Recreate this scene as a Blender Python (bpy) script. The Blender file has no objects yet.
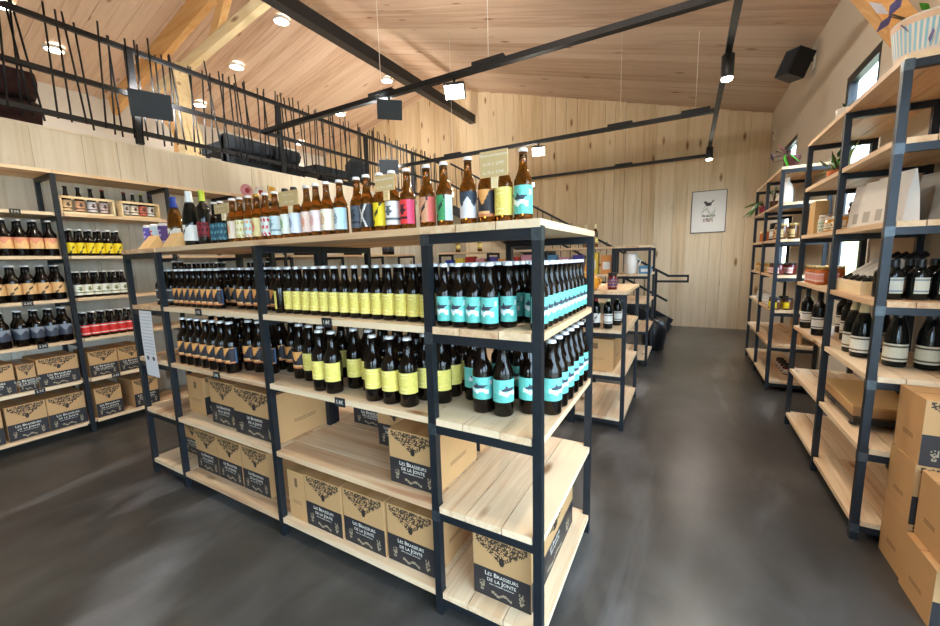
import bpy, bmesh, math, random
from mathutils import Vector, Matrix
random.seed(7)
S = bpy.context.scene
COL = S.collection
PI = math.pi
def lin(c):
    return tuple((x/12.92 if x <= .04045 else ((x+.055)/1.055)**2.4) for x in [v/255 for v in c])
# ------------------------------------------------------------------ camera
F_PX, YAW, PITCH, ROLL, CAM_H = 388.7, 0.5106, 0.1368, 0.0264, 1.45
def set_camera():
    cam = bpy.data.objects.new('camera', bpy.data.cameras.new('camera'))
    cam.data.lens = F_PX*36/940; cam.data.sensor_width = 36; cam.data.clip_start = .05
    f = Vector((-math.sin(YAW)*math.cos(PITCH), math.cos(YAW)*math.cos(PITCH), -math.sin(PITCH)))
    r = Vector((math.cos(YAW), math.sin(YAW), 0)); d = f.cross(r)
    rr = math.cos(ROLL)*r+math.sin(ROLL)*d; dd = -math.sin(ROLL)*r+math.cos(ROLL)*d
    m = Matrix((rr, -dd, -f)).transposed().to_4x4(); m.translation = (0, 0, CAM_H)
    cam.matrix_world = m; COL.objects.link(cam); S.camera = cam
set_camera()
# ------------------------------------------------------------------ world, daylight, exposure
SKY_STRENGTH = 15
w = bpy.data.worlds.new('world'); S.world = w; w.use_nodes = True
bg = w.node_tree.nodes['Background']; bg.inputs[0].default_value = (.62, .79, 1.0, 1); bg.inputs[1].default_value = SKY_STRENGTH
S.view_settings.view_transform = 'Standard'; S.view_settings.look = 'None'
S.view_settings.gamma = 1; S.view_settings.use_curve_mapping = False
S.view_settings.exposure = 0.2
S.cycles.use_denoising = True
S.cycles.max_bounces = 8; S.cycles.diffuse_bounces = 4; S.cycles.glossy_bounces = 4
S.cycles.transmission_bounces = 6; S.cycles.transparent_max_bounces = 8
S.cycles.sample_clamp_indirect = 6; S.cycles.caustics_reflective = False; S.cycles.caustics_refractive = False
def portal(name, loc, rot, sx, sy):
    l = bpy.data.lights.new(name, 'AREA'); l.shape = 'RECTANGLE'; l.size = sx; l.size_y = sy
    l.cycles.is_portal = True
    o = bpy.data.objects.new(name, l); o.location = loc; o.rotation_euler = rot; COL.objects.link(o)
# room: X -10..1.18, Y -2.8..8.85 ; glazed door in the right wall beside the camera, shop window in the front wall
XR, XL, XM, YB, YF, RX, RZ, SR, SL = 1.18, -10.0, -5.03, 8.85, -2.8, -5.68, 5.75, .279, .24
DOOR = (-1.9, 1.7, 0.0, 2.45)           # y0,y1,z0,z1 in right wall
SHOP = (-.5, 0.95, 0.2, 2.5)            # x0,x1,z0,z1 in front wall
WIN = [(4.2, 4.95, 1.0, 2.97), (6.78, 7.6, 1.0, 2.97)]
portal('daylight_door', (XR+.22, (DOOR[0]+DOOR[1])/2, 1.22), (0, PI/2, 0), 2.45, 3.6)
portal('daylight_shop', (.22, YF-.22, 1.35), (PI/2, 0, 0), 1.45, 2.3)
for y0, y1, z0, z1 in WIN: portal('daylight_window', (XR+.22, (y0+y1)/2, (z0+z1)/2), (0, PI/2, 0), z1-z0, y1-y0)
LAMP_SPOT, LAMP_FLOOD, LAMP_UP = 42, 24, 70
# ------------------------------------------------------------------ helpers
class MB:
    """collects simple solids into one mesh"""
    def __init__(s): s.v = []; s.f = []; s.m = []; s.sm = []; s.c = []
    def add(s, vs, fs, mi=0, smooth=False, cols=None):
        b = len(s.v); s.v += [tuple(v) for v in vs]
        for i, f in enumerate(fs):
            s.f.append([b+k for k in f]); s.m.append(mi); s.sm.append(smooth); s.c.append(cols[i] if cols else (1, 1, 1))
        return s
    def box(s, x0, x1, y0, y1, z0, z1, mi=0):
        v = [(x, y, z) for z in (z0, z1) for y in (y0, y1) for x in (x0, x1)]
        return s.add(v, [(0, 2, 3, 1), (4, 5, 7, 6), (0, 1, 5, 4), (2, 6, 7, 3), (0, 4, 6, 2), (1, 3, 7, 5)], mi)
    def cbox(s, c, size, mi=0):
        return s.box(c[0]-size[0]/2, c[0]+size[0]/2, c[1]-size[1]/2, c[1]+size[1]/2, c[2]-size[2]/2, c[2]+size[2]/2, mi)
    def prism(s, poly, z0, z1, mi=0):
        n = len(poly); v = [(x, y, z0) for x, y in poly]+[(x, y, z1) for x, y in poly]
        return s.add(v, [tuple(range(n))[::-1], tuple(range(n, 2*n))]+[(i, (i+1) % n, n+(i+1) % n, n+i) for i in range(n)], mi)
    def lathe(s, prof, n=18, mi=0, cx=0, cy=0, smooth=True):
        v = []; f = []; rings = []
        for r, z in prof:
            if r < 1e-6: v.append((cx, cy, z)); rings.append([len(v)-1])
            else:
                rings.append(list(range(len(v), len(v)+n)))
                v += [(cx+r*math.cos(2*PI*i/n), cy+r*math.sin(2*PI*i/n), z) for i in range(n)]
        for a, b in zip(rings, rings[1:]):
            for i in range(n):
                j = (i+1) % n
                if len(a) == 1 and len(b) == 1: continue
                if len(a) == 1: f.append((a[0], b[j], b[i]))
                elif len(b) == 1: f.append((a[i], a[j], b[0]))
                else: f.append((a[i], a[j], b[j], b[i]))
        return s.add(v, f, mi, smooth)
    def tube(s, p, q, r, n=8, mi=0, r2=None):
        p = Vector(p); q = Vector(q); d = (q-p).normalized(); a = d.orthogonal().normalized(); b = d.cross(a)
        r2 = r if r2 is None else r2
        v = [p+r*(math.cos(2*PI*i/n)*a+math.sin(2*PI*i/n)*b) for i in range(n)]+[q+r2*(math.cos(2*PI*i/n)*a+math.sin(2*PI*i/n)*b) for i in range(n)]
        return s.add(v, [(i, (i+1) % n, n+(i+1) % n, n+i) for i in range(n)]+[tuple(range(n))[::-1], tuple(range(n, 2*n))], mi, True)
    def bar(s, p, q, w, h, mi=0, up=(0, 0, 1)):
        p = Vector(p); q = Vector(q); d = (q-p).normalized(); a = d.cross(Vector(up)).normalized(); b = a.cross(d)
        o = [(-1, -1), (1, -1), (1, 1), (-1, 1)]
        v = [e+a*(x*w/2)+b*(y*h/2) for e in (p, q) for x, y in o]
        return s.add(v, [(3, 2, 1, 0), (4, 5, 6, 7), (0, 1, 5, 4), (1, 2, 6, 5), (2, 3, 7, 6), (3, 0, 4, 7)], mi)
    def grid(s, P, nu, nv, paint=None, mi=0, smooth=True):
        """P(u,v) -> point, u in -1..1, v in 0..1; paint(u,v) -> sRGB"""
        v = [P(-1+2*i/nu, j/nv) for j in range(nv+1) for i in range(nu+1)]; f = []; c = []
        for j in range(nv):
            for i in range(nu):
                k = j*(nu+1)+i; f.append((k, k+1, k+nu+2, k+nu+1))
                c.append(lin(paint(-1+2*(i+.5)/nu, (j+.5)/nv)) if paint else (1, 1, 1))
        return s.add(v, f, mi, smooth, c)
    def mesh(s, name, mats):
        me = bpy.data.meshes.new(name); me.from_pydata(s.v, [], s.f)
        for m in (mats if isinstance(mats, (list, tuple)) else [mats]): me.materials.append(M[m] if isinstance(m, str) else m)
        me.polygons.foreach_set('material_index', s.m); me.polygons.foreach_set('use_smooth', s.sm)
        if any(c != (1, 1, 1) for c in s.c):
            at = me.color_attributes.new('print', 'FLOAT_COLOR', 'CORNER'); d = []
            for f, c in zip(s.f, s.c): d += [c[0], c[1], c[2], 1.0]*len(f)
            at.data.foreach_set('color', d)
        me.update(); return me
def link(name, me, parent=None, loc=(0, 0, 0), rot=(0, 0, 0)):
    o = bpy.data.objects.new(name, me); COL.objects.link(o); o.location = loc; o.rotation_euler = rot
    if parent is not None: o.parent = parent
    return o
def tag(o, label, cat, group=None):
    o['label'] = label; o['category'] = cat
    if group: o['group'] = group
    return o
def thing(name, label, cat, loc=(0, 0, 0), rz=0, group=None):
    return tag(link(name, None, None, loc, (0, 0, rz)), label, cat, group)
def struct(name, me, loc=(0, 0, 0), rot=(0, 0, 0)):
    o = link(name, me, None, loc, rot); o['kind'] = 'structure'; return o
def part(name, mb, mats, parent, loc=(0, 0, 0), rot=(0, 0, 0)):
    return link(name, mb.mesh(name, mats), parent, loc, rot)
def dup(root, loc, rz, label=None, group=None, name=None):
    r = root.copy(); COL.objects.link(r); r.location = loc; r.rotation_euler = (0, 0, rz)
    if name: r.name = name
    if label: r['label'] = label
    if group: r['group'] = group
    elif 'group' in r and label: del r['group']
    for ch in list(root.children):
        c = ch.copy(); COL.objects.link(c); c.parent = r
        for g in ch.children:
            d = g.copy(); COL.objects.link(d); d.parent = c
    return r
_txt = {}
def text_mesh(body, size, mat, small=False):
    k = (body, size, mat)
    if k not in _txt:
        cu = bpy.data.curves.new('lettering', 'FONT'); cu.body = body; cu.size = size; cu.align_x = 'CENTER'; cu.align_y = 'CENTER'
        cu.resolution_u = 2; cu.small_caps_scale = .78
        if small:
            for i, ch in enumerate(body):
                cu.body_format[i].use_small_caps = True
        o = bpy.data.objects.new('lettering', cu); COL.objects.link(o)
        dg = bpy.context.evaluated_depsgraph_get(); me = bpy.data.meshes.new_from_object(o.evaluated_get(dg))
        bpy.data.objects.remove(o); bpy.data.curves.remove(cu)
        me.materials.clear(); me.materials.append(M[mat]); me.name = 'lettering'; _txt[k] = me
    return _txt[k]
# ------------------------------------------------------------------ materials
M = {}
def newmat(name):
    m = bpy.data.materials.new(name); m.use_nodes = True; M[name] = m
    return m, m.node_tree.nodes, m.node_tree.links, m.node_tree.nodes['Principled BSDF']
def plain(name, col, rough=.5, metal=0, spec=.5, trans=0, ior=1.45, noise=0, nscale=20, emit=None, estr=0, bump=0, coat=0):
    m, n, l, b = newmat(name)
    b.inputs['Base Color'].default_value = (*lin(col), 1); b.inputs['Roughness'].default_value = rough
    b.inputs['Metallic'].default_value = metal; b.inputs['Specular IOR Level'].default_value = spec
    b.inputs['Transmission Weight'].default_value = trans; b.inputs['IOR'].default_value = ior; b.inputs['Coat Weight'].default_value = coat
    if emit: b.inputs['Emission Color'].default_value = (*lin(emit), 1); b.inputs['Emission Strength'].default_value = estr
    if noise or bump:
        tc = n.new('ShaderNodeTexCoord'); nz = n.new('ShaderNodeTexNoise'); nz.inputs['Scale'].default_value = nscale; nz.inputs['Detail'].default_value = 4
        l.new(tc.outputs['Object'], nz.inputs['Vector'])
        if noise:
            mx = n.new('ShaderNodeMix'); mx.data_type = 'RGBA'; c = lin(col)
            mx.inputs['A'].default_value = (*[x*(1-noise) for x in c], 1); mx.inputs['B'].default_value = (*[min(1, x*(1+noise)) for x in c], 1)
            l.new(nz.outputs['Fac'], mx.inputs['Factor']); l.new(mx.outputs['Result'], b.inputs['Base Color'])
        if bump:
            bp = n.new('ShaderNodeBump'); bp.inputs['Strength'].default_value = bump; bp.inputs['Distance'].default_value = .01
            l.new(nz.outputs['Fac'], bp.inputs['Height']); l.new(bp.outputs['Normal'], b.inputs['Normal'])
    return m
def wood(name, dark, mid, light, rough=.55, grain=1.0, knots=True, var=.35):
    """local x = along the grain; Object Info random shifts grain and tone per plank"""
    m, n, l, b = newmat(name)
    tc = n.new('ShaderNodeTexCoord'); oi = n.new('ShaderNodeObjectInfo')
    mul = n.new('ShaderNodeMath'); mul.operation = 'MULTIPLY'; mul.inputs[1].default_value = 37
    l.new(oi.outputs['Random'], mul.inputs[0])
    add = n.new('ShaderNodeVectorMath'); add.operation = 'ADD'
    l.new(tc.outputs['Object'], add.inputs[0]); l.new(mul.outputs[0], add.inputs[1])
    def mapped(sc):
        mp = n.new('ShaderNodeMapping'); mp.inputs['Scale'].default_value = sc; l.new(add.outputs[0], mp.inputs['Vector']); return mp
    a = mapped((.9*grain, 16*grain, 16*grain)); nz = n.new('ShaderNodeTexNoise'); nz.inputs['Scale'].default_value = 1; nz.inputs['Detail'].default_value = 3
    nz.inputs['Distortion'].default_value = 1.2; l.new(a.outputs[0], nz.inputs['Vector'])
    a2 = mapped((2.5*grain, 120*grain, 120*grain)); nf = n.new('ShaderNodeTexNoise'); nf.inputs['Scale'].default_value = 1; nf.inputs['Detail'].default_value = 2
    l.new(a2.outputs[0], nf.inputs['Vector'])
    s1 = n.new('ShaderNodeMath'); s1.operation = 'MULTIPLY_ADD'; s1.inputs[1].default_value = .3; l.new(nf.outputs['Fac'], s1.inputs[0]); l.new(nz.outputs['Fac'], s1.inputs[2])
    s2 = n.new('ShaderNodeMath'); s2.operation = 'MULTIPLY_ADD'; s2.inputs[1].default_value = var; l.new(oi.outputs['Random'], s2.inputs[0]); l.new(s1.outputs[0], s2.inputs[2])
    rp = n.new('ShaderNodeValToRGB'); e = rp.color_ramp.elements
    e[0].position = .42; e[0].color = (*lin(dark), 1); e[1].position = 1.0; e[1].color = (*lin(light), 1)
    k = e.new(.68); k.color = (*lin(mid), 1)
    l.new(s2.outputs[0], rp.inputs[0]); out = rp.outputs[0]
    if knots:
        a3 = mapped((1.7*grain, 5.2*grain, 5.2*grain)); vo = n.new('ShaderNodeTexVoronoi'); vo.inputs['Scale'].default_value = 1; l.new(a3.outputs[0], vo.inputs['Vector'])
        r2 = n.new('ShaderNodeValToRGB'); r2.color_ramp.elements[0].position = .05; r2.color_ramp.elements[1].position = .13
        r2.color_ramp.elements[0].color = (.35, .22, .13, 1); r2.color_ramp.elements[1].color = (1, 1, 1, 1); l.new(vo.outputs['Distance'], r2.inputs[0])
        mx = n.new('ShaderNodeMix'); mx.data_type = 'RGBA'; mx.blend_type = 'MULTIPLY'; mx.inputs['Factor'].default_value = 1
        l.new(out, mx.inputs['A']); l.new(r2.outputs[0], mx.inputs['B']); out = mx.outputs['Result']
    l.new(out, b.inputs['Base Color']); b.inputs['Roughness'].default_value = rough; b.inputs['Specular IOR Level'].default_value = .3
    return m
wood('pine_shelf', (184, 138, 104), (212, 176, 136), (230, 204, 168), .5, 1.0, True, .42)
wood('pine_wall', (184, 156, 118), (206, 182, 146), (220, 200, 168), .6, .7, True, .4)
wood('pine_ceiling', (174, 144, 122), (196, 168, 146), (210, 186, 166), .6, .7, True, .4)
wood('pine_mezzanine', (188, 174, 150), (208, 198, 178), (220, 212, 196), .6, .8, True, .3)
wood('timber', (190, 134, 76), (212, 162, 102), (226, 186, 130), .6, .6)
wood('timber_pale', (206, 178, 130), (226, 204, 160), (236, 220, 182), .6, .6)
wood('crate_wood', (214, 176, 120), (234, 204, 154), (244, 222, 180), .55, 2, False)
plain('wall_paint', (206, 196, 180), .75, noise=.04, nscale=6)
plain('white_wall', (214, 212, 208), .8)
plain('steel', (42, 46, 51), .42, .55, noise=.25, nscale=9)
plain('weld', (78, 84, 88), .4, .7, noise=.5, nscale=60)
plain('black_metal', (34, 36, 40), .45, .4)
plain('window_frame', (38, 40, 44), .4, .2)
plain('navy_plastic', (44, 56, 70), .5)
plain('black_fabric', (36, 44, 54), .85, bump=.3, nscale=60)
plain('maroon_fabric', (60, 36, 38), .85, bump=.3, nscale=50)
plain('black_plastic', (22, 22, 24), .35)
plain('card', (190, 146, 96), .75, noise=.06, nscale=14)
plain('card_dark', (120, 88, 58), .8)
plain('card_ink', (44, 40, 38), .7)
plain('tape', (176, 132, 80), .35)
plain('paper_white', (236, 234, 228), .7)
plain('ink_white', (236, 230, 214), .7)
plain('ink_black', (30, 30, 32), .7)
plain('kraft', (206, 168, 112), .75)
plain('sign_card', (200, 172, 122), .7, noise=.05)
plain('cap_white', (226, 226, 226), .35, .2)
plain('cap_black', (24, 24, 26), .35)
plain('cap_gold', (196, 160, 70), .3, .6)
plain('foil_red', (150, 34, 44), .35, .2); plain('foil_blue', (34, 62, 150), .35, .2); plain('foil_cream', (226, 214, 170), .4)
plain('foil_green', (190, 206, 60), .4, .1); plain('foil_white', (232, 232, 230), .4); plain('foil_purple', (90, 60, 140), .4)
plain('foil_black', (26, 26, 30), .35)
plain('brown_glass', (26, 16, 10), .05, 0, .6, .6, 1.4)
plain('amber_glass', (150, 96, 30), .04, 0, .5, .92, 1.4)
plain('dark_glass', (26, 28, 26), .06, 0, .5, .5, 1.4)
plain('clear_glass', (225, 232, 228), .05, 0, .5, .8, 1.2)
plain('jam_red', (96, 24, 22), .15, coat=.6); plain('jam_orange', (196, 104, 40), .15, coat=.6); plain('jam_brown', (96, 56, 30), .2, coat=.6); plain('honey', (214, 150, 50), .15, coat=.6)
plain('lid_gold', (214, 190, 130), .3, .6); plain('lid_black', (30, 28, 28), .4); plain('lid_white', (226, 220, 206), .4)
plain('ceramic_white', (226, 222, 214), .3); plain('ceramic_pink', (168, 60, 86), .35); plain('terracotta', (196, 110, 66), .7); plain('plum_pot', (92, 42, 46), .5)
plain('leaf_green', (70, 150, 40), .45); plain('leaf_dark', (52, 96, 50), .45); plain('leaf_pale', (150, 176, 110), .5); plain('leaf_violet', (96, 88, 140), .45); plain('leaf_white', (214, 214, 226), .45); plain('stem', (86, 70, 46), .7)
plain('pouch_paper', (228, 224, 216), .7, noise=.04); plain('pouch_grey', (176, 172, 164), .7)
plain('blue_book', (40, 60, 150), .5); plain('red_book', (180, 50, 44), .5); plain('teal_book', (86, 140, 176), .5); plain('purple_can', (84, 74, 150), .3, .3); plain('pink_pack', (214, 150, 160), .5); plain('yellow_pack', (226, 196, 70), .5); plain('orange_pack', (224, 150, 80), .5)
plain('lamp_glow', (255, 250, 240), .5, emit=(255, 246, 226), estr=26)
plain('flood_glow', (255, 250, 240), .5, emit=(255, 250, 232), estr=22)
plain('meadow', (150, 154, 96), .9, noise=.35, nscale=1.5)
plain('gravel', (168, 160, 140), .9, noise=.2, nscale=2)
def print_mat():
    m, n, l, b = newmat('print'); a = n.new('ShaderNodeVertexColor'); a.layer_name = 'print'
    l.new(a.outputs['Color'], b.inputs['Base Color']); b.inputs['Roughness'].default_value = .5; b.inputs['Specular IOR Level'].default_value = .3
print_mat()
def pane_mat():
    m, n, l, b = newmat('pane'); n.remove(b); o = n['Material Output']
    t = n.new('ShaderNodeBsdfTransparent'); t.inputs[0].default_value = (.94, .97, .97, 1); g = n.new('ShaderNodeBsdfGlossy'); g.inputs['Roughness'].default_value = .02
    x = n.new('ShaderNodeMixShader'); x.inputs[0].default_value = .07
    l.new(t.outputs[0], x.inputs[1]); l.new(g.outputs[0], x.inputs[2]); l.new(x.outputs[0], o.inputs[0])
pane_mat()
def concrete():
    m, n, l, b = newmat('concrete'); tc = n.new('ShaderNodeTexCoord')
    def nz(scale, det, dist=0, st=(1, 1, 1), ro=0):
        mp = n.new('ShaderNodeMapping'); mp.inputs['Scale'].default_value = st; mp.inputs['Rotation'].default_value = (0, 0, ro); l.new(tc.outputs['Object'], mp.inputs[0])
        t = n.new('ShaderNodeTexNoise'); t.inputs['Scale'].default_value = scale; t.inputs['Detail'].default_value = det; t.inputs['Distortion'].default_value = dist
        l.new(mp.outputs[0], t.inputs[0]); return t
    a = nz(.9, 5, .6); r = n.new('ShaderNodeValToRGB'); e = r.color_ramp.elements
    e[0].position = .3; e[0].color = (*lin((48, 47, 47)), 1); e[1].position = .72; e[1].color = (*lin((82, 79, 74)), 1); l.new(a.outputs['Fac'], r.inputs[0])
    s = nz(2.0, 7, .7, (1, .32, 1), .7); r2 = n.new('ShaderNodeValToRGB'); e = r2.color_ramp.elements
    e[0].position = .57; e[0].color = (0, 0, 0, 1); e[1].position = .68; e[1].color = (.42, .42, .42, 1); l.new(s.outputs['Fac'], r2.inputs[0])
    mx = n.new('ShaderNodeMix'); mx.data_type = 'RGBA'; mx.inputs['B'].default_value = (*lin((132, 133, 134)), 1)
    l.new(r2.outputs[0], mx.inputs['Factor']); l.new(r.outputs[0], mx.inputs['A'])
    s5 = nz(5, 8, .6, (1, .5, 1), 1.1); r5 = n.new('ShaderNodeValToRGB'); e = r5.color_ramp.elements; e[0].position = .32; e[0].color = (.72, .70, .67, 1); e[1].position = .7; e[1].color = (1.2, 1.2, 1.2, 1); l.new(s5.outputs['Fac'], r5.inputs[0])
    m5 = n.new('ShaderNodeMix'); m5.data_type = 'RGBA'; m5.blend_type = 'MULTIPLY'; m5.inputs['Factor'].default_value = 1
    l.new(mx.outputs['Result'], m5.inputs['A']); l.new(r5.outputs[0], m5.inputs['B']); l.new(m5.outputs['Result'], b.inputs['Base Color'])
    g = nz(3, 4, .5); r3 = n.new('ShaderNodeMapRange'); r3.inputs['To Min'].default_value = .2; r3.inputs['To Max'].default_value = .42
    l.new(g.outputs['Fac'], r3.inputs[0]); b.inputs['Roughness'].default_value = .3
concrete()
# ------------------------------------------------------------------ room shell
def roof_z(x): return RZ-SR*(x-RX) if x > RX else RZ+SL*(x-RX)
struct('floor', MB().box(XL-.2, XR+.2, YF-.2, YB+.2, -.12, 0).mesh('floor', 'concrete'))
struct('ground_outside', MB().box(-30, 40, -40, 40, -.3, -.13).mesh('ground_outside', 'gravel'))
struct('hillside', MB().add([(5, 3, -.13), (5, 40, -.13), (22, 40, 12), (22, 3, 12), (22, 40, -.13), (22, 3, -.13)], [(0, 3, 2, 1), (0, 1, 4, 5), (3, 5, 4, 2), (0, 5, 3), (1, 2, 4)]).mesh('hillside', 'meadow'))
def plank_mesh(Lx, Wy, T, mat, notch=()):
    """length along x, centred; notch: set of corner keys ('a0','a1','b0','b1') a=-y side,b=+y side, 0=-x end,1=+x end"""
    nl, nw = PN; x, y = Lx/2, Wy/2
    p = []
    p += [(-x+nl, -y), (-x+nl, -y+nw), (-x, -y+nw)][::-1] if 'a0' in notch else [(-x, -y)]
    p += [(x-nl, -y), (x-nl, -y+nw), (x, -y+nw)] if 'a1' in notch else [(x, -y)]
    p += [(x, y-nw), (x-nl, y-nw), (x-nl, y)] if 'b1' in notch else [(x, y)]
    p += [(-x+nl, y), (-x+nl, y-nw), (-x, y-nw)] if 'b0' in notch else [(-x, y)]
    return MB().prism(p, -T/2, T/2).mesh('plank', mat)
PN = (.033, .033)
# back wall: board cladding, every board a part
_pl = [(XL-.2, 0), (XR+.2, 0), (XR+.2, roof_z(XR+.2)+.1), (RX, RZ+.1), (XL-.2, roof_z(XL)+.1)]
wb = struct('wall_back', MB().add([(p, y_, z_) for y_ in (YB+.025, YB+.15) for p, z_ in _pl], [(0, 1, 2, 3, 4), (9, 8, 7, 6, 5)]+[(i, 5+i, 5+(i+1) % 5, (i+1) % 5) for i in range(5)]).mesh('wall_back', 'pine_wall'))
x = XR; k = 0
while x > XL:
    wd = random.choice((.2, .24, .3, .34)); x0 = max(x-wd, XL); zt = min(roof_z(x0), roof_z(x))+.05
    me = MB().box(-zt/2, zt/2, -(x-x0)/2+.0025, (x-x0)/2-.0025, -.012-random.random()*.004, .012).mesh('board', 'pine_wall')
    o = link('board', me, wb); o.matrix_basis = Matrix.Translation(((x+x0)/2, YB+.012, zt/2)) @ Matrix(((0, 1, 0, 0), (0, 0, 1, 0), (1, 0, 0, 0), (0, 0, 0, 1)))
    x = x0; k += 1
# ceilings: boards run from ridge to eaves
def ceiling(name, xe):
    sl = SR if xe > RX else SL; run = abs(xe-RX); L = run*math.sqrt(1+sl*sl); sg = 1 if xe > RX else -1
    base = struct(name, MB().box(0, L, *((YF-.2, YB+.2) if sg > 0 else (-YB-.2, -YF+.2)), .03, .12).mesh(name, 'pine_ceiling'), (RX, 0, RZ), (0, math.atan(sl), 0 if sg > 0 else PI))
    if sg < 0: base.rotation_euler = (0, math.atan(sl), PI)
    y = YF-.15
    while y < YB+.15:
        wd = random.choice((.14, .16, .18, .2)); cut = random.uniform(.3, .7)*L
        t = random.random()*.004
        link('board', MB().box(-L/2, L/2, -wd/2+.002, wd/2-.002, -.002-t, .035).mesh('board', 'pine_ceiling'), base, (L/2, (y+wd/2)*sg, 0))
        y += wd
    return base
ceiling('ceiling_right', XR+.2); ceiling('ceiling_left', XL-.2)
# walls with openings
def wall_with_holes(name, a0, a1, top, holes, place, mat, th=.2):
    """wall in (a, z) coordinates split around rectangular holes"""
    mb = MB(); xs = sorted({a0, a1} | {h[0] for h in holes} | {h[1] for h in holes})
    for p, q in zip(xs, xs[1:]):
        spans = [(0, top)]
        for h in holes:
            if h[0] <= p and h[1] >= q:
                spans = [s for lo, hi in spans for s in ((lo, min(hi, h[2])), (max(lo, h[3]), hi)) if s[1]-s[0] > 1e-4]
        for lo, hi in spans: mb.box(*place(p, q, lo, hi))
    return struct(name, mb.mesh(name, mat))
wall_with_holes('wall_right', YF-.2, YB+.2, 3.95, [(DOOR[0], DOOR[1], DOOR[2], DOOR[3])]+[tuple(v) for v in WIN], lambda p, q, lo, hi: (XR, XR+.09, p, q, lo, hi), 'wall_paint')
wall_with_holes('wall_front', XL-.2, XR, 5.9, [SHOP], lambda p, q, lo, hi: (p, q, YF-.2, YF, lo, hi), 'wall_paint')
struct('wall_outer_left', MB().box(XL-.2, XL, YF, YB+.03, 0, 4.85).mesh('wall_outer_left', 'white_wall'))
def glazing(name, a0, a1, z0, z1, axis, pos, mull):
    t = .06; pl = (lambda p, q, r, s: (pos-.03, pos+.03, p, q, r, s)) if axis == 'x' else (lambda p, q, r, s: (p, q, pos-.03, pos+.03, r, s))
    w_ = struct(name, MB().box(*pl(a0, a1, z0, z0+t)).box(*pl(a0, a1, z1-t, z1)).box(*pl(a0, a0+t, z0+t, z1-t)).box(*pl(a1-t, a1, z0+t, z1-t)).mesh(name, 'window_frame'))
    e = [a0+t]+mull+[a1-t]
    for m_ in mull: part('mullion', MB().box(*pl(m_-.03, m_+.03, z0+t, z1-t)), 'window_frame', w_)
    for p, q in zip(e, e[1:]):
        d = .004; b_ = pl(p, q, z0+t, z1-t)
        b_ = (pos-d, pos+d)+b_[2:] if axis == 'x' else b_[:2]+(pos-d, pos+d)+b_[4:]
        part('pane', MB().box(*b_), 'pane', w_)
glazing('door_1', DOOR[0], DOOR[1], .005, DOOR[3], 'x', XR+.045, [-.7, .5])
glazing('window_1', WIN[0][0], WIN[0][1], WIN[0][2], WIN[0][3], 'x', XR+.035, [])
glazing('window_2', WIN[1][0], WIN[1][1], WIN[1][2], WIN[1][3], 'x', XR+.035, [])
glazing('window_3', SHOP[0], SHOP[1], SHOP[2], SHOP[3], 'y', YF-.1, [.22])
# mezzanine: cladded front wall and floor
wl = struct('wall_left', MB().box(XM-.14, XM-.02, YF, YB, 0, 2.66).mesh('wall_left', 'pine_mezzanine'))
y = YF
while y < YB:
    wd = random.choice((.22, .26, .3, .34)); y1 = min(y+wd, YB)
    me = MB().box(-1.35, 1.35, -(y1-y)/2+.0015, (y1-y)/2-.0015, -.012-random.random()*.003, .012).mesh('board', 'pine_mezzanine')
    o = link('board', me, wl); o.matrix_basis = Matrix.Translation((XM-.012, (y+y1)/2, 1.35)) @ Matrix(((0, 0, -1, 0), (0, 1, 0, 0), (1, 0, 0, 0), (0, 0, 0, 1)))
    y = y1
struct('mezzanine_floor', MB().box(XL, XM-.14, YF, YB, 2.5, 2.66).mesh('mezzanine_floor', 'pine_mezzanine'))
struct('trim_1', MB().box(XM-.16, XM+.004, YF, YB, 2.7, 2.72).mesh('trim_1', 'pine_mezzanine'))
# ------------------------------------------------------------------ shelving
ZI = [.080, .459, .823, 1.180, 1.543]; ZW = ZI+[1.900, 2.244]; TB = .026; PW = .031
ZT = [z+TB for z in ZW]                               # board tops
_pm = {}
def cached_box(name, sx, sy, sz, mat):
    k = (name, round(sx, 4), round(sy, 4), round(sz, 4), mat)
    if k not in _pm: _pm[k] = MB().cbox((0, 0, 0), (sx, sy, sz)).mesh(name, mat)
    return _pm[k]
def cached_plank(L, W, mat, notch):
    k = (round(L, 4), round(W, 4), mat, tuple(sorted(notch)))
    if k not in _pm: _pm[k] = plank_mesh(L, W, TB, mat, notch)
    return _pm[k]
def post(root, x, y, h):
    link('post', cached_box('post', PW, PW, h, 'steel'), root, (x, y, h/2))
def planks(root, axis, a0, a1, c0, c1, z, n=3, top=False, sides=(True, True), mat='pine_shelf'):
    """n planks side by side; outer ones notched round the posts"""
    W = (c1-c0)/n
    for i in range(n):
        c = c0+W*(i+.5); nt = set()
        if not top:
            lo = i == 0 and sides[0]; hi = i == n-1 and sides[1]
            if axis == 'x':
                if lo: nt |= {'a0', 'a1'}
                if hi: nt |= {'b0', 'b1'}
            else:
                if lo: nt |= {'b0', 'b1'}
                if hi: nt |= {'a0', 'a1'}
        me = cached_plank(a1-a0-.003, W-.004, mat, nt)
        zz = z+TB/2+random.uniform(0, .0015)
        link('plank', me, root, ((a0+a1)/2, c, zz) if axis == 'x' else (c, (a0+a1)/2, zz), (0, 0, 0 if axis == 'x' else PI/2))
def rail(root, axis, a, c0, c1, z):
    """cross rail under the boards at frame position a; axis = direction of the planks"""
    L = c1-c0-2*PW
    if axis == 'x': link('rail', cached_box('rail', .03, L, .034, 'steel'), root, (a, (c0+c1)/2, z-.017))
    else: link('rail', cached_box('rail', L, .03, .034, 'steel'), root, ((c0+c1)/2, a, z-.017))
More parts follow.
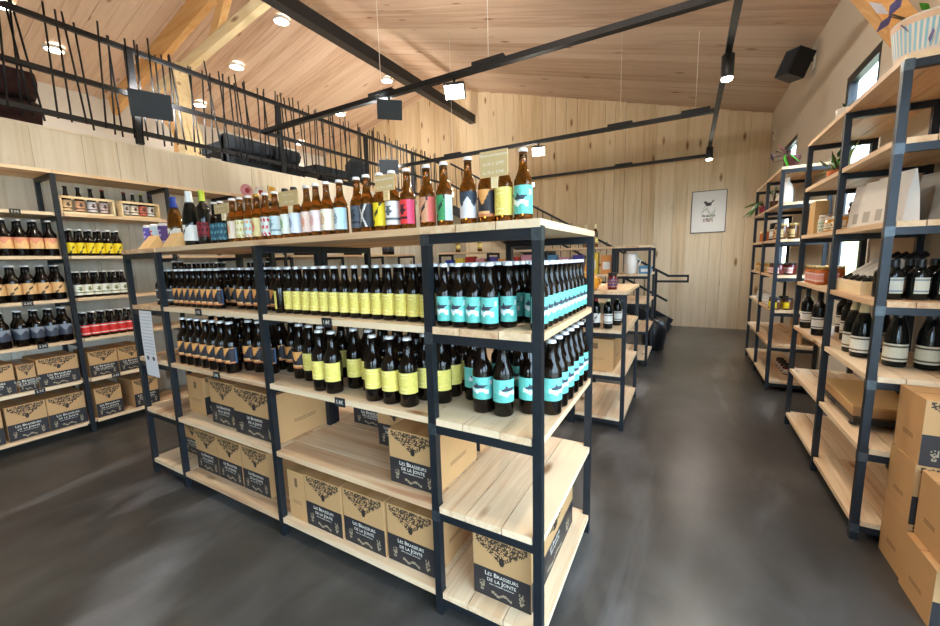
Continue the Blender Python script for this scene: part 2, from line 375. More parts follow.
def run_unit(root, axis, frames, c0, c1, levels, h=None, skip=(), posts=True, n=3):
    top = levels[-1]
    for i, a in enumerate(frames):
        e = PW/2*(1 if i == 0 else -1 if i == len(frames)-1 else 0)
        for c in (c0+PW/2, c1-PW/2):
            post(root, *((a+e, c) if axis == 'x' else (c, a+e)), top)
        for z in levels: rail(root, axis, a+e, c0, c1, z)
    for i, (a, b) in enumerate(zip(frames, frames[1:])):
        for z in levels:
            if (i, z) in skip: continue
            planks(root, axis, a, b, c0, c1, z, n, top=(z == top))
# central island: end blocks with planks running away from the camera, middle bays facing the camera
IX = [-3.295, -2.868, -1.866, -.850, -.396]; IY = [1.165, 1.955]
isl = thing('island_shelving', 'long central island of dark steel posts and pine planks loaded with beer bottles and cartons', 'shelving', (0, 0, 0))
def end_block(root, x0, x1, y0, y1, levels, shift=0):
    for x in (x0+PW/2, x1-PW/2):
        for y in (y0+PW/2, y1-PW/2): post(root, x, y, levels[-1])
    for z in levels:
        for y in (y0+PW/2+.004, y1-PW/2-.004): rail(root, 'y', y, x0, x1, z)
        planks(root, 'y', y0-(.006 if z == levels[-1] else 0), y1+(.006 if z == levels[-1] else 0), x0, x1, z, 3, top=(z == levels[-1]))
end_block(isl, IX[0], IX[1]+PW, IY[0], IY[1], ZI); end_block(isl, IX[3], IX[4], IY[0], IY[1], ZI)
def middle_bays(root, xs, y0, y1, levels):
    xa, xm, xb = xs
    ym = (y0+y1)/2
    for x in (xa-PW/2, xb+PW/2): post(root, x, ym, levels[-1]) if False else None
    for c0, c1 in ((y0, ym-.004), (ym+.004, y1)):
        for c in (c0+PW/2, c1-PW/2): post(root, xm+PW/2, c, levels[-1])
        for z in levels:
            rail(root, 'x', xm+PW/2, c0, c1, z)
            for p, q in ((xa, xm+PW/2), (xm+PW/2, xb)):
                W = (c1-c0)/3
                for i in range(3):
                    nt = set(); s0, s1 = p, q
                    if z != levels[-1]:
                        at_mid = '1' if q == xm+PW/2 else '0'
                        if i == 0: nt |= {'a'+at_mid}
                        if i == 2: nt |= {'b'+at_mid}
                    global PN
                    PN = (PW/2+.001, PW+.001); me = cached_plank(s1-s0-.003, W-.004, 'pine_shelf', nt); PN = (.033, .033)
                    link('plank', me, root, ((s0+s1)/2, c0+W*(i+.5), z+TB/2+random.uniform(0, .0015)))
PN = (.033, .033)
middle_bays(isl, (IX[1]+PW, IX[2], IX[3]), IY[0], IY[1], ZI)
for x in (IX[1]+PW/2, IX[3]+PW/2):                      # inner posts of the middle bays
    for y in (1.54, 1.58): post(isl, x+(.04 if x < -2 else -.04)*0, y, ZI[0]) if False else None
def welds(root, x, y, levels):
    for z in levels: part('weld', MB().cbox((x, y, z-.017), (.034, .034, .045)), 'weld', root)
# right wall: near run (two bays) and far run (two bays)
RXF, RXB = .775, 1.165
rn = thing('wall_shelving', 'tall wall shelving at right with wine, pouches and a striped flowerpot on top', 'shelving')
run_unit(rn, 'y', [2.485, 3.215, 4.05], RXF, RXB, ZW)
welds(rn, RXF+PW/2, 2.485+PW/2, ZW); welds(isl, IX[3]+PW/2, IY[0]+PW/2, ZI[1:]); welds(isl, IX[4]-PW/2, IY[0]+PW/2, ZI[4:])
rf = thing('wall_shelving', 'far steel and plank shelving by back right corner holding jars, vases and trailing plants', 'shelving')
run_unit(rf, 'y', [4.97, 5.8, 6.62], RXF-.008, RXB, ZW)
# left wall: tall run and low run
LXF, LXB = -4.6, -5.0
ll = thing('wall_shelving', 'tall left wall shelving under the mezzanine with dark bottles and printed cartons', 'shelving')
run_unit(ll, 'y', [-.42, .42, 1.245, 2.06, 2.7, 3.34], LXB, LXF, ZW)
lw = thing('wall_shelving', 'low shelving against left wall glimpsed behind the island bottles', 'shelving')
run_unit(lw, 'y', [3.40, 4.3, 5.2, 6.1], LXB, LXF, ZI)
# island behind: low one, then tall one
i2 = thing('island_shelving', 'waist-high plank and steel shelving behind the island with red-capped wine inside', 'shelving')
end_block(i2, -.845, -.41, 3.28, 4.2, [.08, .46, .82, 1.14]); run_unit(i2, 'x', [-2.6, -1.72, -.847], 3.28, 3.7, [.08, .46, .82, 1.14])
i3 = thing('island_shelving', 'farthest plank and steel shelving near the stairs with a white jug', 'shelving')
end_block(i3, -.845, -.41, 5.42, 6.25, ZI); run_unit(i3, 'x', [-3.6, -2.7, -1.77, -.847], 5.42, 5.84, ZI)
# ------------------------------------------------------------------ mezzanine railing, stairs, truss, tracks
rg = thing('railing', 'black mezzanine railing of crooked upright rods between three rails', 'railing', (XM+.03, 0, 2.72))
for z in (.905, .475, .115): part('handrail', MB().box(-.02, .02, -.6, 7.9, z-.022, z+.022), 'black_metal', rg)
for y in (.36, 2.05, 3.69, 5.36, 6.7, 7.88): part('post', MB().box(-.025, .025, y-.03, y+.03, 0, .9), 'black_metal', rg)
rod = MB().tube((0, 0, 0), (0, 0, 1), .0085, 6).mesh('rod', 'black_metal'); y = -.5
while y < 7.85:
    z0 = random.uniform(.03, .1); o = link('rod', rod, rg, (random.choice((-.022, .022)), y, z0), (random.gauss(0, .05), 0, 0)); o.scale = (1, 1, random.uniform(.92, 1.0)); y += random.choice((.06, .07, .08, .09))
st = thing('staircase', 'black metal staircase with slanting handrails descending along the back wall', 'stairs', (0, 0, 0))
SY0, SY1 = 7.95, 8.7
def nz_(x): return .1+(-.3-x)*.565
for yy in (SY0, SY1): part('stringer', MB().bar((-.25, yy, .06), (-4.85, yy, 2.62), .04, .2), 'black_metal', st)
for i in range(14):
    xx = -.45-i*.325; part('tread', MB().box(xx-.15, xx+.15, SY0, SY1, nz_(xx)-.02, nz_(xx)+.02), 'black_metal', st)
for dz in (.96, .5): part('handrail', MB().bar((-.3, SY0, nz_(-.3)+dz), (-4.86, SY0, nz_(-4.86)+dz), .035, .04), 'black_metal', st)
for z in (1.06, .96): part('handrail', MB().box(-.32 if z > 1 else -.55, .03, SY0-.017, SY0+.017, z-.02, z+.02), 'black_metal', st)
part('post', MB().box(0.0, .03, SY0-.017, SY0+.017, .96, 1.06), 'black_metal', st); part('post', MB().box(-.52, -.48, SY0-.02, SY0+.02, 0, 1.17), 'black_metal', st)
for i in range(24):
    xx = -.7-i*.175; part('rod', MB().tube((xx, SY0, nz_(xx)+.08), (xx+random.uniform(-.05, .05), SY0, nz_(xx)+1.0), .008, 6), 'black_metal', st)
# timber truss
tr = thing('roof_truss', 'pine roof truss with orange upper chord and pale lower chord above the mezzanine', 'truss', (0, 0, 0))
TY = 3.7
part('upper_chord', MB().bar((RX, TY, RZ-.16), (XL+.1, TY, roof_z(XL+.1)-.16), .1, .32), 'timber', tr)
part('upper_chord', MB().bar((RX, TY, RZ-.2), (XR, TY, roof_z(XR)-.2), .1, .34), 'timber', tr)
part('lower_chord', MB().bar((-8.7, TY-.11, 4.27), (-4.75, TY-.11, 4.87), .1, .15), 'timber_pale', tr)
part('knee_brace', MB().bar((1.24, TY-.05, 2.60), (.36, TY-.05, 4.0), .12, .13, up=(1, 0, .3)), 'timber', tr)
part('strut', MB().bar((-6.3, TY, 4.8), (-5.75, TY, 5.5), .1, .16), 'timber', tr)
pp = part('post', MB().box(-7.5, -7.28, TY-.1, TY+.1, 2.66, 4.7), 'timber_pale', tr)
part('brace', MB().bar((-7.9, TY, 2.7), (-7.35, TY, 4.55), .1, .14), 'timber', tr); part('brace', MB().bar((-8.3, TY, 4.4), (-7.5, TY, 3.5), .1, .13), 'timber', tr)
part('plank', MB().bar((-6.65, TY-.1, 2.68), (-7.25, TY-.1, 4.5), .16, .04), 'timber_pale', tr); part('plank', MB().bar((-6.9, TY-.16, 2.68), (-7.1, TY-.16, 4.55), .14, .04), 'timber_pale', tr)
bm_ = tag(link('ridge_beam', MB().box(-4.79, -4.67, -2.6, 8.84, 4.74, 4.92).mesh('ridge_beam', 'black_metal')), 'thick black steel beam running under the wooden roof towards the back wall', 'beam')
part('web_plate', MB().box(-4.81, -4.65, -2.6, 8.84, 4.728, 4.741), 'black_metal', bm_)
# suspended track rails
tk = thing('lighting_track', 'black suspended lighting track grid hung on wires over the shop', 'lighting track', (0, 0, 3.2))
for y in (.9, 3.45, 5.97, 8.53): part('track', MB().box(-4.96 if y < 8 else -3.2, .24, y-.03, y+.03, -.025, .025), 'black_metal', tk)
part('track', MB().box(.205, .255, .9, 8.53, -.025, .025), 'black_metal', tk)
for (x_, y_) in ((-1.67, 3.45), (-2.95, 3.45), (-3.6, 5.97), (-.9, 5.97), (0, 5.97), (-1.2, 8.53)):
    part('connector', MB().box(x_-.16, x_+.16, y_-.034, y_+.034, .02, .055), 'black_metal', tk)
    part('wire', MB().tube((x_, y_, .05), (x_, y_, roof_z(x_)-3.2), .003, 5), 'paper_white', tk)
def lamp_light(name, kind, energy, loc, target, **kw):
    l = bpy.data.lights.new(name, kind); l.energy = energy; l.color = kw.pop('color', (1, .91, .80))
    for k_, v_ in kw.items(): setattr(l, k_, v_)
    o = bpy.data.objects.new(name, l); COL.objects.link(o); o.location = loc
    o.rotation_euler = (Vector(target)-Vector(loc)).to_track_quat('-Z', 'Y').to_euler(); return o
def flood(label, loc, yaw, tilt, energy=LAMP_FLOOD, lit=True, size=.2, arm=0):
    """box floodlight hanging under a track; yaw: facing direction, tilt below horizontal"""
    t = thing('floodlight', label, 'lamp', loc)
    d = Vector((math.cos(yaw)*math.cos(tilt), math.sin(yaw)*math.cos(tilt), -math.sin(tilt)))
    m = d.to_track_quat('Z', 'Y').to_matrix().to_4x4(); c = Vector((0, 0, -.12)); hs = size/2
    def tr_(mb): mb.v = [tuple((m @ Vector(v))+c) for v in mb.v]; return mb
    part('housing', tr_(MB().box(-hs, hs, -hs*.72, hs*.72, -.045, 0)), 'navy_plastic', t)
    part('lens', tr_(MB().box(-hs*.9, hs*.9, -hs*.62, hs*.62, 0, .004)), 'flood_glow' if lit else 'black_plastic', t)
    part('bracket', MB().tube((0, 0, 0), (0, 0, -.11), .012, 8), 'black_metal', t)
    if arm: part('clamp_arm', MB().tube((0, 0, 0), (-arm, 0, 0), .012, 8), 'black_metal', t)
    if lit: lamp_light('floodlight_beam', 'AREA', energy, Vector(loc)+c+d*.03, Vector(loc)+c+d, size=.16, shape='SQUARE', spread=2.6)
    return t
flood('white-lit square floodlight on nearest ceiling track facing the camera', (-2.04, 3.45, 3.175), -PI/2+.35, .75)
flood('dark-backed floodlight on nearest track turned up at the ceiling', (-2.85, 3.45, 3.175), 2.3, -.45, size=.26, energy=LAMP_UP)
flood('lit floodlight on middle track above the tallest island bottle', (-2.07, 5.97, 3.175), -PI/2+.3, .7)
flood('small bright lamp head at end of farthest track', (-3.1, 8.5, 3.175), -PI/2+.3, .5, size=.12)
flood('dark square floodlight clamped to mezzanine railing at left', (XM+.19, 2.12, 3.21), PI-.42, -.4, size=.34, energy=LAMP_UP, arm=.142)
flood('small dark floodlight clamped to mezzanine railing near the track end', (XM+.2, 5.75, 3.28), PI-.88, -.35, size=.34, energy=LAMP_UP, arm=.142)
for x_, a_, t_, e_, lb in ((-3.2, -PI/2, .9, 12, 'added fill floodlight on unseen track above the camera facing the shop front, left'), (-1.2, -PI/2+.2, .9, 12, 'added fill floodlight on unseen track above the camera facing the shop front, right'), (-3.6, PI/2+.4, .9, 12, 'added fill floodlight over the island, out of view, pointing at left wall'), (-2.2, .5, -1.0, LAMP_UP*.9, 'added fill floodlight over the island middle, out of view, turned up at the roof'), (-.6, PI/2-.3, -.9, LAMP_UP*.9, 'added fill floodlight over the island end, out of view, turned up at the roof')):
    flood(lb, (x_, .9, 3.175), a_, t_, energy=e_)  # unseen floods added above the camera to brighten the room and roof
def track_spot(label, y, energy=LAMP_SPOT*1.6):
    t = thing('track_spotlight', label, 'lamp', (.23, y, 3.175))
    part('body', MB().lathe([(0, -.02), (.05, -.02), (.05, -.2), (.045, -.205), (0, -.205)], 16), 'black_metal', t); part('lens', MB().lathe([(0, -.2), (.045, -.207), (.04, -.225), (0, -.23)], 16), 'lamp_glow', t)
    lamp_light('spot_beam', 'SPOT', energy, (.23, y, 2.93), (.4, y-.3, 0), spot_size=2.7, spot_blend=.8, shadow_soft_size=.06)
track_spot('black cylinder spotlight on right track, nearer and brighter', 4.32); track_spot('black cylinder spotlight on right track far end', 7.7); track_spot('black cylinder spotlight on right track near the door', 1.6)
for y_, x_, nm in ((2.05, -8.38, 'at the picture corner'), (2.69, -8.97, 'nearest row, seen through the railing'), (4.85, -6.27, 'middle row, closest to the ridge beam'), (4.9, -7.74, 'middle row, halfway down the slope'), (4.95, -9.25, 'middle row, lowest by the eaves'), (7.53, -6.25, 'farthest row, closest to the ridge beam'), (7.6, -7.88, 'farthest row, halfway down the slope'), (7.7, -9.6, 'farthest row, lowest by the eaves')):
    for _ in (0,):
        z_ = roof_z(x_)
        t = thing('ceiling_spotlight', 'round bright downlight on left roof slope, '+nm, 'lamp', (x_, y_, z_-.01))
        part('rim', MB().lathe([(.13, .02), (.13, -.03), (.115, -.035), (.115, -.01)], 20), 'cap_white', t); part('lens', MB().lathe([(.115, -.02), (.09, -.032), (0, -.036)], 20), 'lamp_glow', t)
        lamp_light('downlight_beam', 'SPOT', LAMP_SPOT, (x_, y_, z_-.07), (x_+.4, y_, 0), spot_size=2.5, spot_blend=.6, shadow_soft_size=.08)
# ------------------------------------------------------------------ bottles
PROTO = {}
def place(key, build, loc, rz, label, group=None):
    """first call builds the thing, later calls copy it with its parts"""
    if key not in PROTO:
        r = build(); PROTO[key] = r; r.location = loc; r.rotation_euler = (0, 0, rz)
        r['label'] = label
        if group: r['group'] = group
        return r
    r = dup(PROTO[key], loc, rz, label, group)
    if not group and 'group' in r: del r['group']
    return r
SHAPES = {  # profile, cap z0, cap r, label r, z0, z1
    'small': ([(0, .004), (.02, .0), (.028, .001), (.0305, .005), (.0305, .122), (.0285, .134), (.0215, .149), (.0165, .163), (.0140, .182), (.0125, .215), (.0142, .216), (.0145, .224), (.013, .227), (0, .228)], .218, .0158, .0311, .022, .112),
    'big': ([(0, .006), (.028, 0), (.038, .001), (.041, .006), (.041, .165), (.038, .181), (.028, .200), (.0205, .217), (.0172, .24), (.0155, .274), (.0170, .275), (.0172, .284), (.0155, .287), (0, .288)], .277, .0185, .0416, .058, .146),
    'wine': ([(0, .01), (.028, 0), (.036, .001), (.038, .006), (.038, .195), (.035, .212), (.024, .228), (.0165, .242), (.0145, .26), (.0145, .298), (.0155, .299), (.0155, .306), (0, .307)], .25, .0158, .0386, .05, .13),
    'wine37': ([(0, .01), (.027, 0), (.035, .001), (.037, .006), (.037, .175), (.034, .192), (.023, .207), (.016, .22), (.0142, .236), (.0142, .27), (.0152, .271), (.0152, .278), (0, .279)], .228, .0155, .0376, .045, .125),
    'champ': ([(0, .01), (.034, 0), (.043, .001), (.045, .006), (.045, .14), (.041, .18), (.030, .225), (.021, .255), (.0165, .285), (.0165, .31), (0, .312)], .24, .026, .0456, .03, .12),
    'stubby': ([(0, .004), (.03, 0), (.037, .001), (.039, .006), (.039, .115), (.036, .13), (.022, .145), (.017, .16), (.017, .186), (0, .187)], .155, .019, .0396, .03, .105),
}
def cap_mesh(shape, mat):
    k = ('cap', shape, mat)
    if k in _pm: return _pm[k]
    z0, r = SHAPES[shape][1], SHAPES[shape][2]; n = 24
    if shape in ('small', 'big'):
        h = .012; mb = MB(); v = []; f = []
        for j, (rr, z) in enumerate(((r, z0), (r*.97, z0+h*.6), (r*.86, z0+h))):
            for i in range(n):
                q = rr*(1+.06*(i % 2)) if j == 0 else rr
                v.append((q*math.cos(2*PI*i/n), q*math.sin(2*PI*i/n), z))
        for j in (0, 1): f += [(j*n+i, j*n+(i+1) % n, (j+1)*n+(i+1) % n, (j+1)*n+i) for i in range(n)]
        f += [tuple(range(2*n, 3*n)), tuple(range(n))[::-1]]; mb.add(v, f)
    else:
        p = SHAPES[shape][0]; top = p[-1][1]; up = [(a+.0012, b) for a, b in p if b >= z0 and a > 0]
        mb = MB().lathe([(up[0][0], z0)]+up+[(up[-1][0], top+.002), (0, top+.003)], 16)
    _pm[k] = mb.mesh('cap', mat); return _pm[k]
def make_bottle(name, shape, paint, cap='cap_white', glass='brown_glass', half=1.75, lab=None, nu=30, nv=20):
    def b():
        t = thing(name, '', 'bottle'); p, cz, cr, lr, z0, z1 = SHAPES[shape]
        if lab: z0, z1 = lab
        k = ('glass', shape, glass)
        if k not in _pm: _pm[k] = MB().lathe(p, 22).mesh('glass', glass)
        link('glass', _pm[k], t); link('cap', cap_mesh(shape, cap), t)
        if paint:
            mb = MB().grid(lambda u, v: (lr*math.sin(u*half), -lr*math.cos(u*half), z0+(z1-z0)*v), nu, nv, paint)
            part('paper_label', mb, 'print', t)
        return t
    return b
rnd = random.Random(3)
def jit(c, a=8): d = rnd.uniform(-a, a); return tuple(max(0, min(255, x+d)) for x in c)
def p_whale(u, v):
    if ((u+.06)/.36)**2+((v-.56)/.085)**2 < 1 or (0 < v-.58 < .17-abs(u+.16)*1.1) or (abs(v-.6-.12*(u-.2)) < .045 and .2 < u < .46): return (58, 62, 74)
    if abs(v-.40-.06*math.sin(u*11)) < .085 and abs(u) < .55: return (238, 242, 242)
    if u > .62: return (214, 226, 226) if abs(v-.75) < .1 and u < .78 else jit((96, 196, 190))
    return jit((112, 198, 186) if v > .35 else (100, 186, 174))
def p_yellow(u, v):
    if abs((v*7) % 1-.5) < .12 and abs(u+.05*math.sin(v*20)) < .3: return jit((240, 226, 150))
    return jit((224, 206, 104), 10)
def p_vee(u, v):
    if u > .86: return (70, 96, 130)
    if v < .10: return (196, 120, 72)
    if v < .2 and abs(u) < .5: return (226, 178, 120)
    if v > .4+1.15*abs(abs(u)*0+u) and u >= 0 or v > .4-1.15*u and u < 0: return jit((226, 160, 92))
    return jit((44, 40, 44), 6) if v < .95 else (210, 140, 80)
def p_flat(bg, motif=None, kind=0, edge=None):
    def f(u, v):
        if edge and u > .42: return edge
        if motif:
            if kind == 0 and ((u+.05)/.24)**2+((v-.52)/.26)**2 < 1 and (int(u*26)+int(v*18)) % 3: return motif
            if kind == 1 and abs(v-.5-1.2*u) < .1+.08*math.sin(v*14): return motif
            if kind == 2 and v < .62+.16*math.sin(u*7): return motif
            if kind == 3 and (abs(abs(u)-abs(v-.5)*.8) < .09): return motif
            if kind == 4 and (.2 < v < .32 or .42 < v < .8 and abs(u) < .22+.1*math.sin(v*25)): return motif
            if kind == 5 and (.1 < v < .18 or .82 < v < .9): return motif
            if kind == 6 and math.sin(u*19+math.sin(v*9)*2)+math.sin(v*17) > .7: return motif
        return jit(bg, 6)
    return f
# ---- upper beer shelf of the island (0.33 l bottles)
ORD = ['first', 'second', 'third', 'fourth', 'fifth', 'sixth', 'seventh', 'eighth', 'ninth', 'tenth', 'eleventh', 'twelfth', 'thirteenth', 'fourteenth']
def row(key, build, xs, ys, z, label, group, rz=0, wob=.12, ordn=None):
    k_ = 0
    for y_ in ys:
        for x_ in xs:
            place(key, build, (x_+rnd.uniform(-.001, .001), y_+rnd.uniform(-.0015, .0015), z), rz+rnd.uniform(-wob, wob), label if not ordn else '%s, %s %s' % (label, ORD[k_], ordn), group); k_ += 1
def seq(a, b, n): return [a+(b-a)*i/(n-1) for i in range(n)] if n > 1 else [a]
Z2, Z3, Z4, Z1 = ZT[3]+.0016, ZT[2]+.0016, ZT[1]+.0016, ZT[0]+.0016; ZTOP = ZT[4]+.0016
b_teal = make_bottle('beer_bottle', 'small', p_whale)
row('teal', b_teal, [-.782, -.7205, -.659, -.5975], [1.208], Z2, 'small teal-label bottle fronting the island end', 'small teal bottles, front row', wob=.06, ordn='from the left')
place('teal', b_teal, (-.553, 1.268, Z2), .1, 'small teal-label bottle set slightly back beside the front corner post')
row('teal', b_teal, [-.785, -.7205, -.656], [1.274+.0645*i for i in range(9)], Z2, 'small teal-label bottle standing behind the front row, upper shelf of island end', 'small teal bottles, inner rows')
row('teal', b_teal, [-.578, -.509], [1.40+.0645*i for i in range(8)], Z2, 'small teal-label bottle standing behind the front row, upper shelf of island end', 'small teal bottles, inner rows')
row('teal', b_teal, [-.437], [1.262+.0645*i for i in range(10)], Z2, 'small teal-label bottle in aisle-side row', 'small teal bottles, aisle row', rz=1.1, ordn='from the front post')
b_yel = make_bottle('beer_bottle', 'small', p_yellow)
row('yel', b_yel, seq(-1.732, -.895, 14), [1.255], Z2, 'small yellow-label bottle in upper front row', 'small yellow bottles, front row', ordn='from the left')
row('yel', b_yel, seq(-1.735, -.895, 14), [1.32, 1.385], Z2, 'small yellow-label bottle behind the front yellow row, upper bottle shelf', 'small yellow bottles, back rows')
place('yel', b_yel, (-1.798, 1.25, Z2), -1.5, 'small beer bottle turned to show its label edge beside the middle post')
b_vee = make_bottle('beer_bottle', 'small', p_vee)
row('vee', b_vee, seq(-2.80, -2.345, 8), [1.245], Z2, 'small chevron-label bottle in the long front run', 'small chevron bottles, long run', ordn='from the left')
row('vee', b_vee, seq(-2.20, -1.90, 5), [1.295], Z2, 'small chevron-label bottle in short run beside middle post', 'small chevron bottles, short run', ordn='from the left')
row('vee', b_vee, seq(-2.80, -1.90, 14), [1.36, 1.425], Z2, 'small bottle with black and orange chevron label behind the front runs', 'small chevron bottles, back rows')
b_wht = make_bottle('beer_bottle', 'big', p_flat((226, 222, 212), (60, 60, 64), 5))
row('wht', b_wht, [-3.2, -3.11], [1.42], Z2, 'tall dark bottle with white label in island left end bay', 'tall white-label bottles in left bay', ordn='from the left')
b_gry = make_bottle('beer_bottle', 'small', p_flat((70, 70, 74), (210, 205, 196), 5))
row('gry', b_gry, [-3.03, -2.965, -2.90], [1.25, 1.315], Z2, 'small bottle with grey label in left end bay of the island', 'small grey-label bottles in left bay')
# ---- lower beer shelf (0.75 l bottles)
b_bvee = make_bottle('beer_bottle', 'big', p_vee); b_byel = make_bottle('beer_bottle', 'big', p_yellow); b_btea = make_bottle('beer_bottle', 'big', p_whale)
row('bvee', b_bvee, seq(-2.742, -2.238, 7), [1.222], Z3, 'large chevron-label bottle in lower front run', 'large chevron bottles, front run', ordn='from the left')
row('bvee', b_bvee, [-2.185, -2.095, -2.005], [1.30], Z3, 'large chevron-label bottle set back by middle post', 'large chevron bottles, set back', ordn='from the left')
row('bvee', b_bvee, seq(-2.735, -1.93, 9), [1.385, 1.47], Z3, 'large chevron-label bottle in the dark rear rows', 'large chevron bottles, rear rows')
place('bvee', b_bvee, (-1.775, 1.32, Z3), .2, 'large bottle with orange chevron label just right of the middle post')
row('byel', b_byel, [-1.69, -1.605], [1.315], Z3, 'large yellow-label bottle set back near the orange chevron bottle', 'large yellow bottles set back, left pair', ordn='from the left')
row('byel', b_byel, [-1.512, -1.428], [1.228, 1.238][:1], Z3, 'large yellow-label bottle of the front pair', 'front pair of large yellow bottles', ordn='from the left')
for x_, y_, lb in ((-1.182, 1.235, 'leftmost'), (-1.09, 1.24, 'middle'), (-1.0, 1.245, 'rightmost')):
    place('byel', b_byel, (x_, y_, Z3), .05, lb+' of the three front large yellow-label bottles on lower shelf')
for x_, lb in ((-1.385, 'large yellow-label bottle behind the gap, nearest the front pair'), (-1.29, 'large yellow-label bottle behind the gap, nearest the front trio')): place('byel', b_byel, (x_, 1.325, Z3), .3, lb)
row('byel', b_byel, [-.98, -.895], [1.34], Z3, 'large yellow-label bottle behind the front trio by corner post', 'large yellow bottles by corner post', ordn='from the left')
row('byel', b_byel, seq(-1.775, -.895, 10), [1.428, 1.512], Z3, 'large yellow-label bottle in the dark rear rows', 'large yellow bottles, rear rows')
for x_, y_, r_, lb in ((-.692, 1.325, .1, 'large teal-label bottle showing dark fish, front left of island end'), (-.604, 1.325, 1.0, 'large teal-label bottle turned aside, nearest front of island end'), (-.522, 1.392, .7, 'large teal-label bottle half hidden by the front corner post'), (-.79, 1.43, .9, 'large teal-label bottle set back in left shade of island end')):
    place('btea', b_btea, (x_, y_, Z3), r_, lb)
row('btea', b_btea, [-.442], [1.42, 1.51, 1.60, 1.69, 1.78, 1.867], Z3, 'large teal-label bottle in lower aisle-side row', 'large teal bottles, aisle row', rz=1.0, ordn='from the front post')
row('btea', b_btea, [-.53, -.62, -.71], [1.53, 1.62, 1.71, 1.80, 1.885], Z3, 'large teal-label bottle in inner rows, lower shelf of island end', 'large teal bottles, inner rows')
# ---- display bottles on top of the island, each its own beer
TOPS = [(-.482, 'small', p_whale, 'teal label with dark fish over a white wave', 'cap_white'), (-.548, 'small', p_yellow, 'plain pale yellow label', 'cap_white'), (-.612, 'small', p_vee, 'orange label crossed by a dark chevron', 'cap_white'),
 (-.683, 'small', p_flat((52, 62, 72), (214, 210, 212), 2, None), 'dark mountain label with white sky', 'cap_white'), (-.788, 'small', p_flat((70, 150, 96), (40, 60, 50), 1, (206, 226, 232)), 'green label with pale blue edge', 'cap_white'),
 (-.864, 'small', p_flat((206, 150, 116), (60, 50, 50), 1, (222, 104, 96)), 'salmon label with black scribble', 'cap_white'), (-.96, 'small', p_flat((222, 60, 60), (60, 30, 40), 4, (236, 88, 128)), 'red and pink label', 'cap_white'),
 (-1.028, 'small', p_flat((226, 220, 212), (90, 100, 104), 4), 'white label with grey figure', 'cap_white'), (-1.093, 'small', p_flat((232, 206, 40), (44, 44, 36), 1), 'bright yellow label with black slash', 'cap_white'), (-1.158, 'small', p_flat((50, 50, 54), (220, 216, 210), 3), 'black label crossed by a white X', 'cap_white'),
 (-1.222, 'small', p_flat((84, 92, 104), (48, 52, 60), 4), 'slate grey label', 'cap_white'), (-1.319, 'small', p_flat((214, 230, 234), (92, 120, 136), 0, (188, 220, 232)), 'white label with blue-grey hop cone', 'cap_white'),
 (-1.392, 'small', p_flat((238, 226, 206), (196, 150, 96), 0), 'cream label with ochre hop cone', 'cap_white'), (-1.458, 'small', p_flat((240, 222, 222), (222, 150, 150), 0), 'white label with pink hop cone', 'cap_white'), (-1.529, 'small', p_flat((238, 214, 202), (224, 126, 76), 0), 'white label with orange hop cone', 'cap_white'),
 (-1.603, 'small', p_flat((216, 224, 238), (116, 128, 160), 0), 'pale label with lavender hop cone', 'cap_black'), (-1.667, 'small', p_flat((232, 236, 226), (80, 160, 84), 0), 'white label with green hop cone', 'cap_black'), (-1.765, 'small', p_flat((200, 222, 228), (130, 160, 176), 4), 'icy blue label', 'cap_white'),
 (-1.835, 'small', p_flat((212, 216, 210), (206, 50, 60), 6), 'label with scattered red flowers', 'cap_white'), (-1.905, 'small', p_flat((222, 206, 150), (214, 60, 56), 0), 'straw label with red fruit', 'cap_gold'), (-1.975, 'small', p_flat((206, 228, 224), (236, 160, 110), 6), 'mint label with orange specks', 'cap_white'),
 (-2.045, 'small', p_flat((228, 222, 190), (190, 180, 90), 6), 'cream label with mustard pattern', 'cap_white'), (-2.115, 'small', p_flat((236, 220, 200), (226, 140, 40), 0), 'cream label with orange slices', 'cap_white')]
for x_, sh, pt, ds, cp in TOPS:
    place(('top', ds), make_bottle('beer_bottle', sh, pt, cp, 'amber_glass'), (x_, 1.235+rnd.uniform(-.008, .008), ZTOP), rnd.uniform(-.1, .1)-.1, 'small bottle on island top, '+ds)
row('teal2', make_bottle('beer_bottle', 'small', p_flat((40, 84, 106), (96, 150, 160), 6)), [-2.245, -2.307], [1.25], ZTOP, 'small display bottle with speckled navy-teal label', 'pair of navy-teal display bottles', ordn='from the right')
for x_, y_, sh, pt, cp, gl, ds in ((-2.45, 1.265, 'wine', p_flat((130, 40, 50), (60, 26, 40), 6), 'foil_green', 'dark_glass', 'slim bottle with lime capsule and red label on island top'), (-2.56, 1.25, 'champ', p_flat((232, 230, 224), (90, 90, 96), 1), 'foil_white', 'dark_glass', 'dark sparkling bottle with white capsule and white label on island top'),
  (-2.68, 1.32, 'small', p_flat((222, 220, 214), (70, 60, 60), 4), 'foil_red', 'amber_glass', 'small bottle with red neck foil on island top'), (-2.84, 1.295, 'champ', p_flat((222, 226, 220), (96, 84, 84), 1), 'foil_blue', 'amber_glass', 'amber sparkling bottle with blue foil neck on island top')):
    place(('top', ds), make_bottle('beer_bottle', sh, pt, cp, gl), (x_, y_, ZTOP), -.1, ds)
def make_can(paint):
    def b():
        t = thing('drink_can', '', 'can'); part('body', MB().lathe([(0, .004), (.024, 0), (.033, .008), (.033, .152), (.027, .163), (.026, .168), (.024, .165), (0, .163)], 20), 'cap_white', t)
        part('paper_label', MB().grid(lambda u, v: (.0334*math.sin(u*3.1), -.0334*math.cos(u*3.1), .01+.14*v), 30, 16, paint), 'print', t); return t
    return b
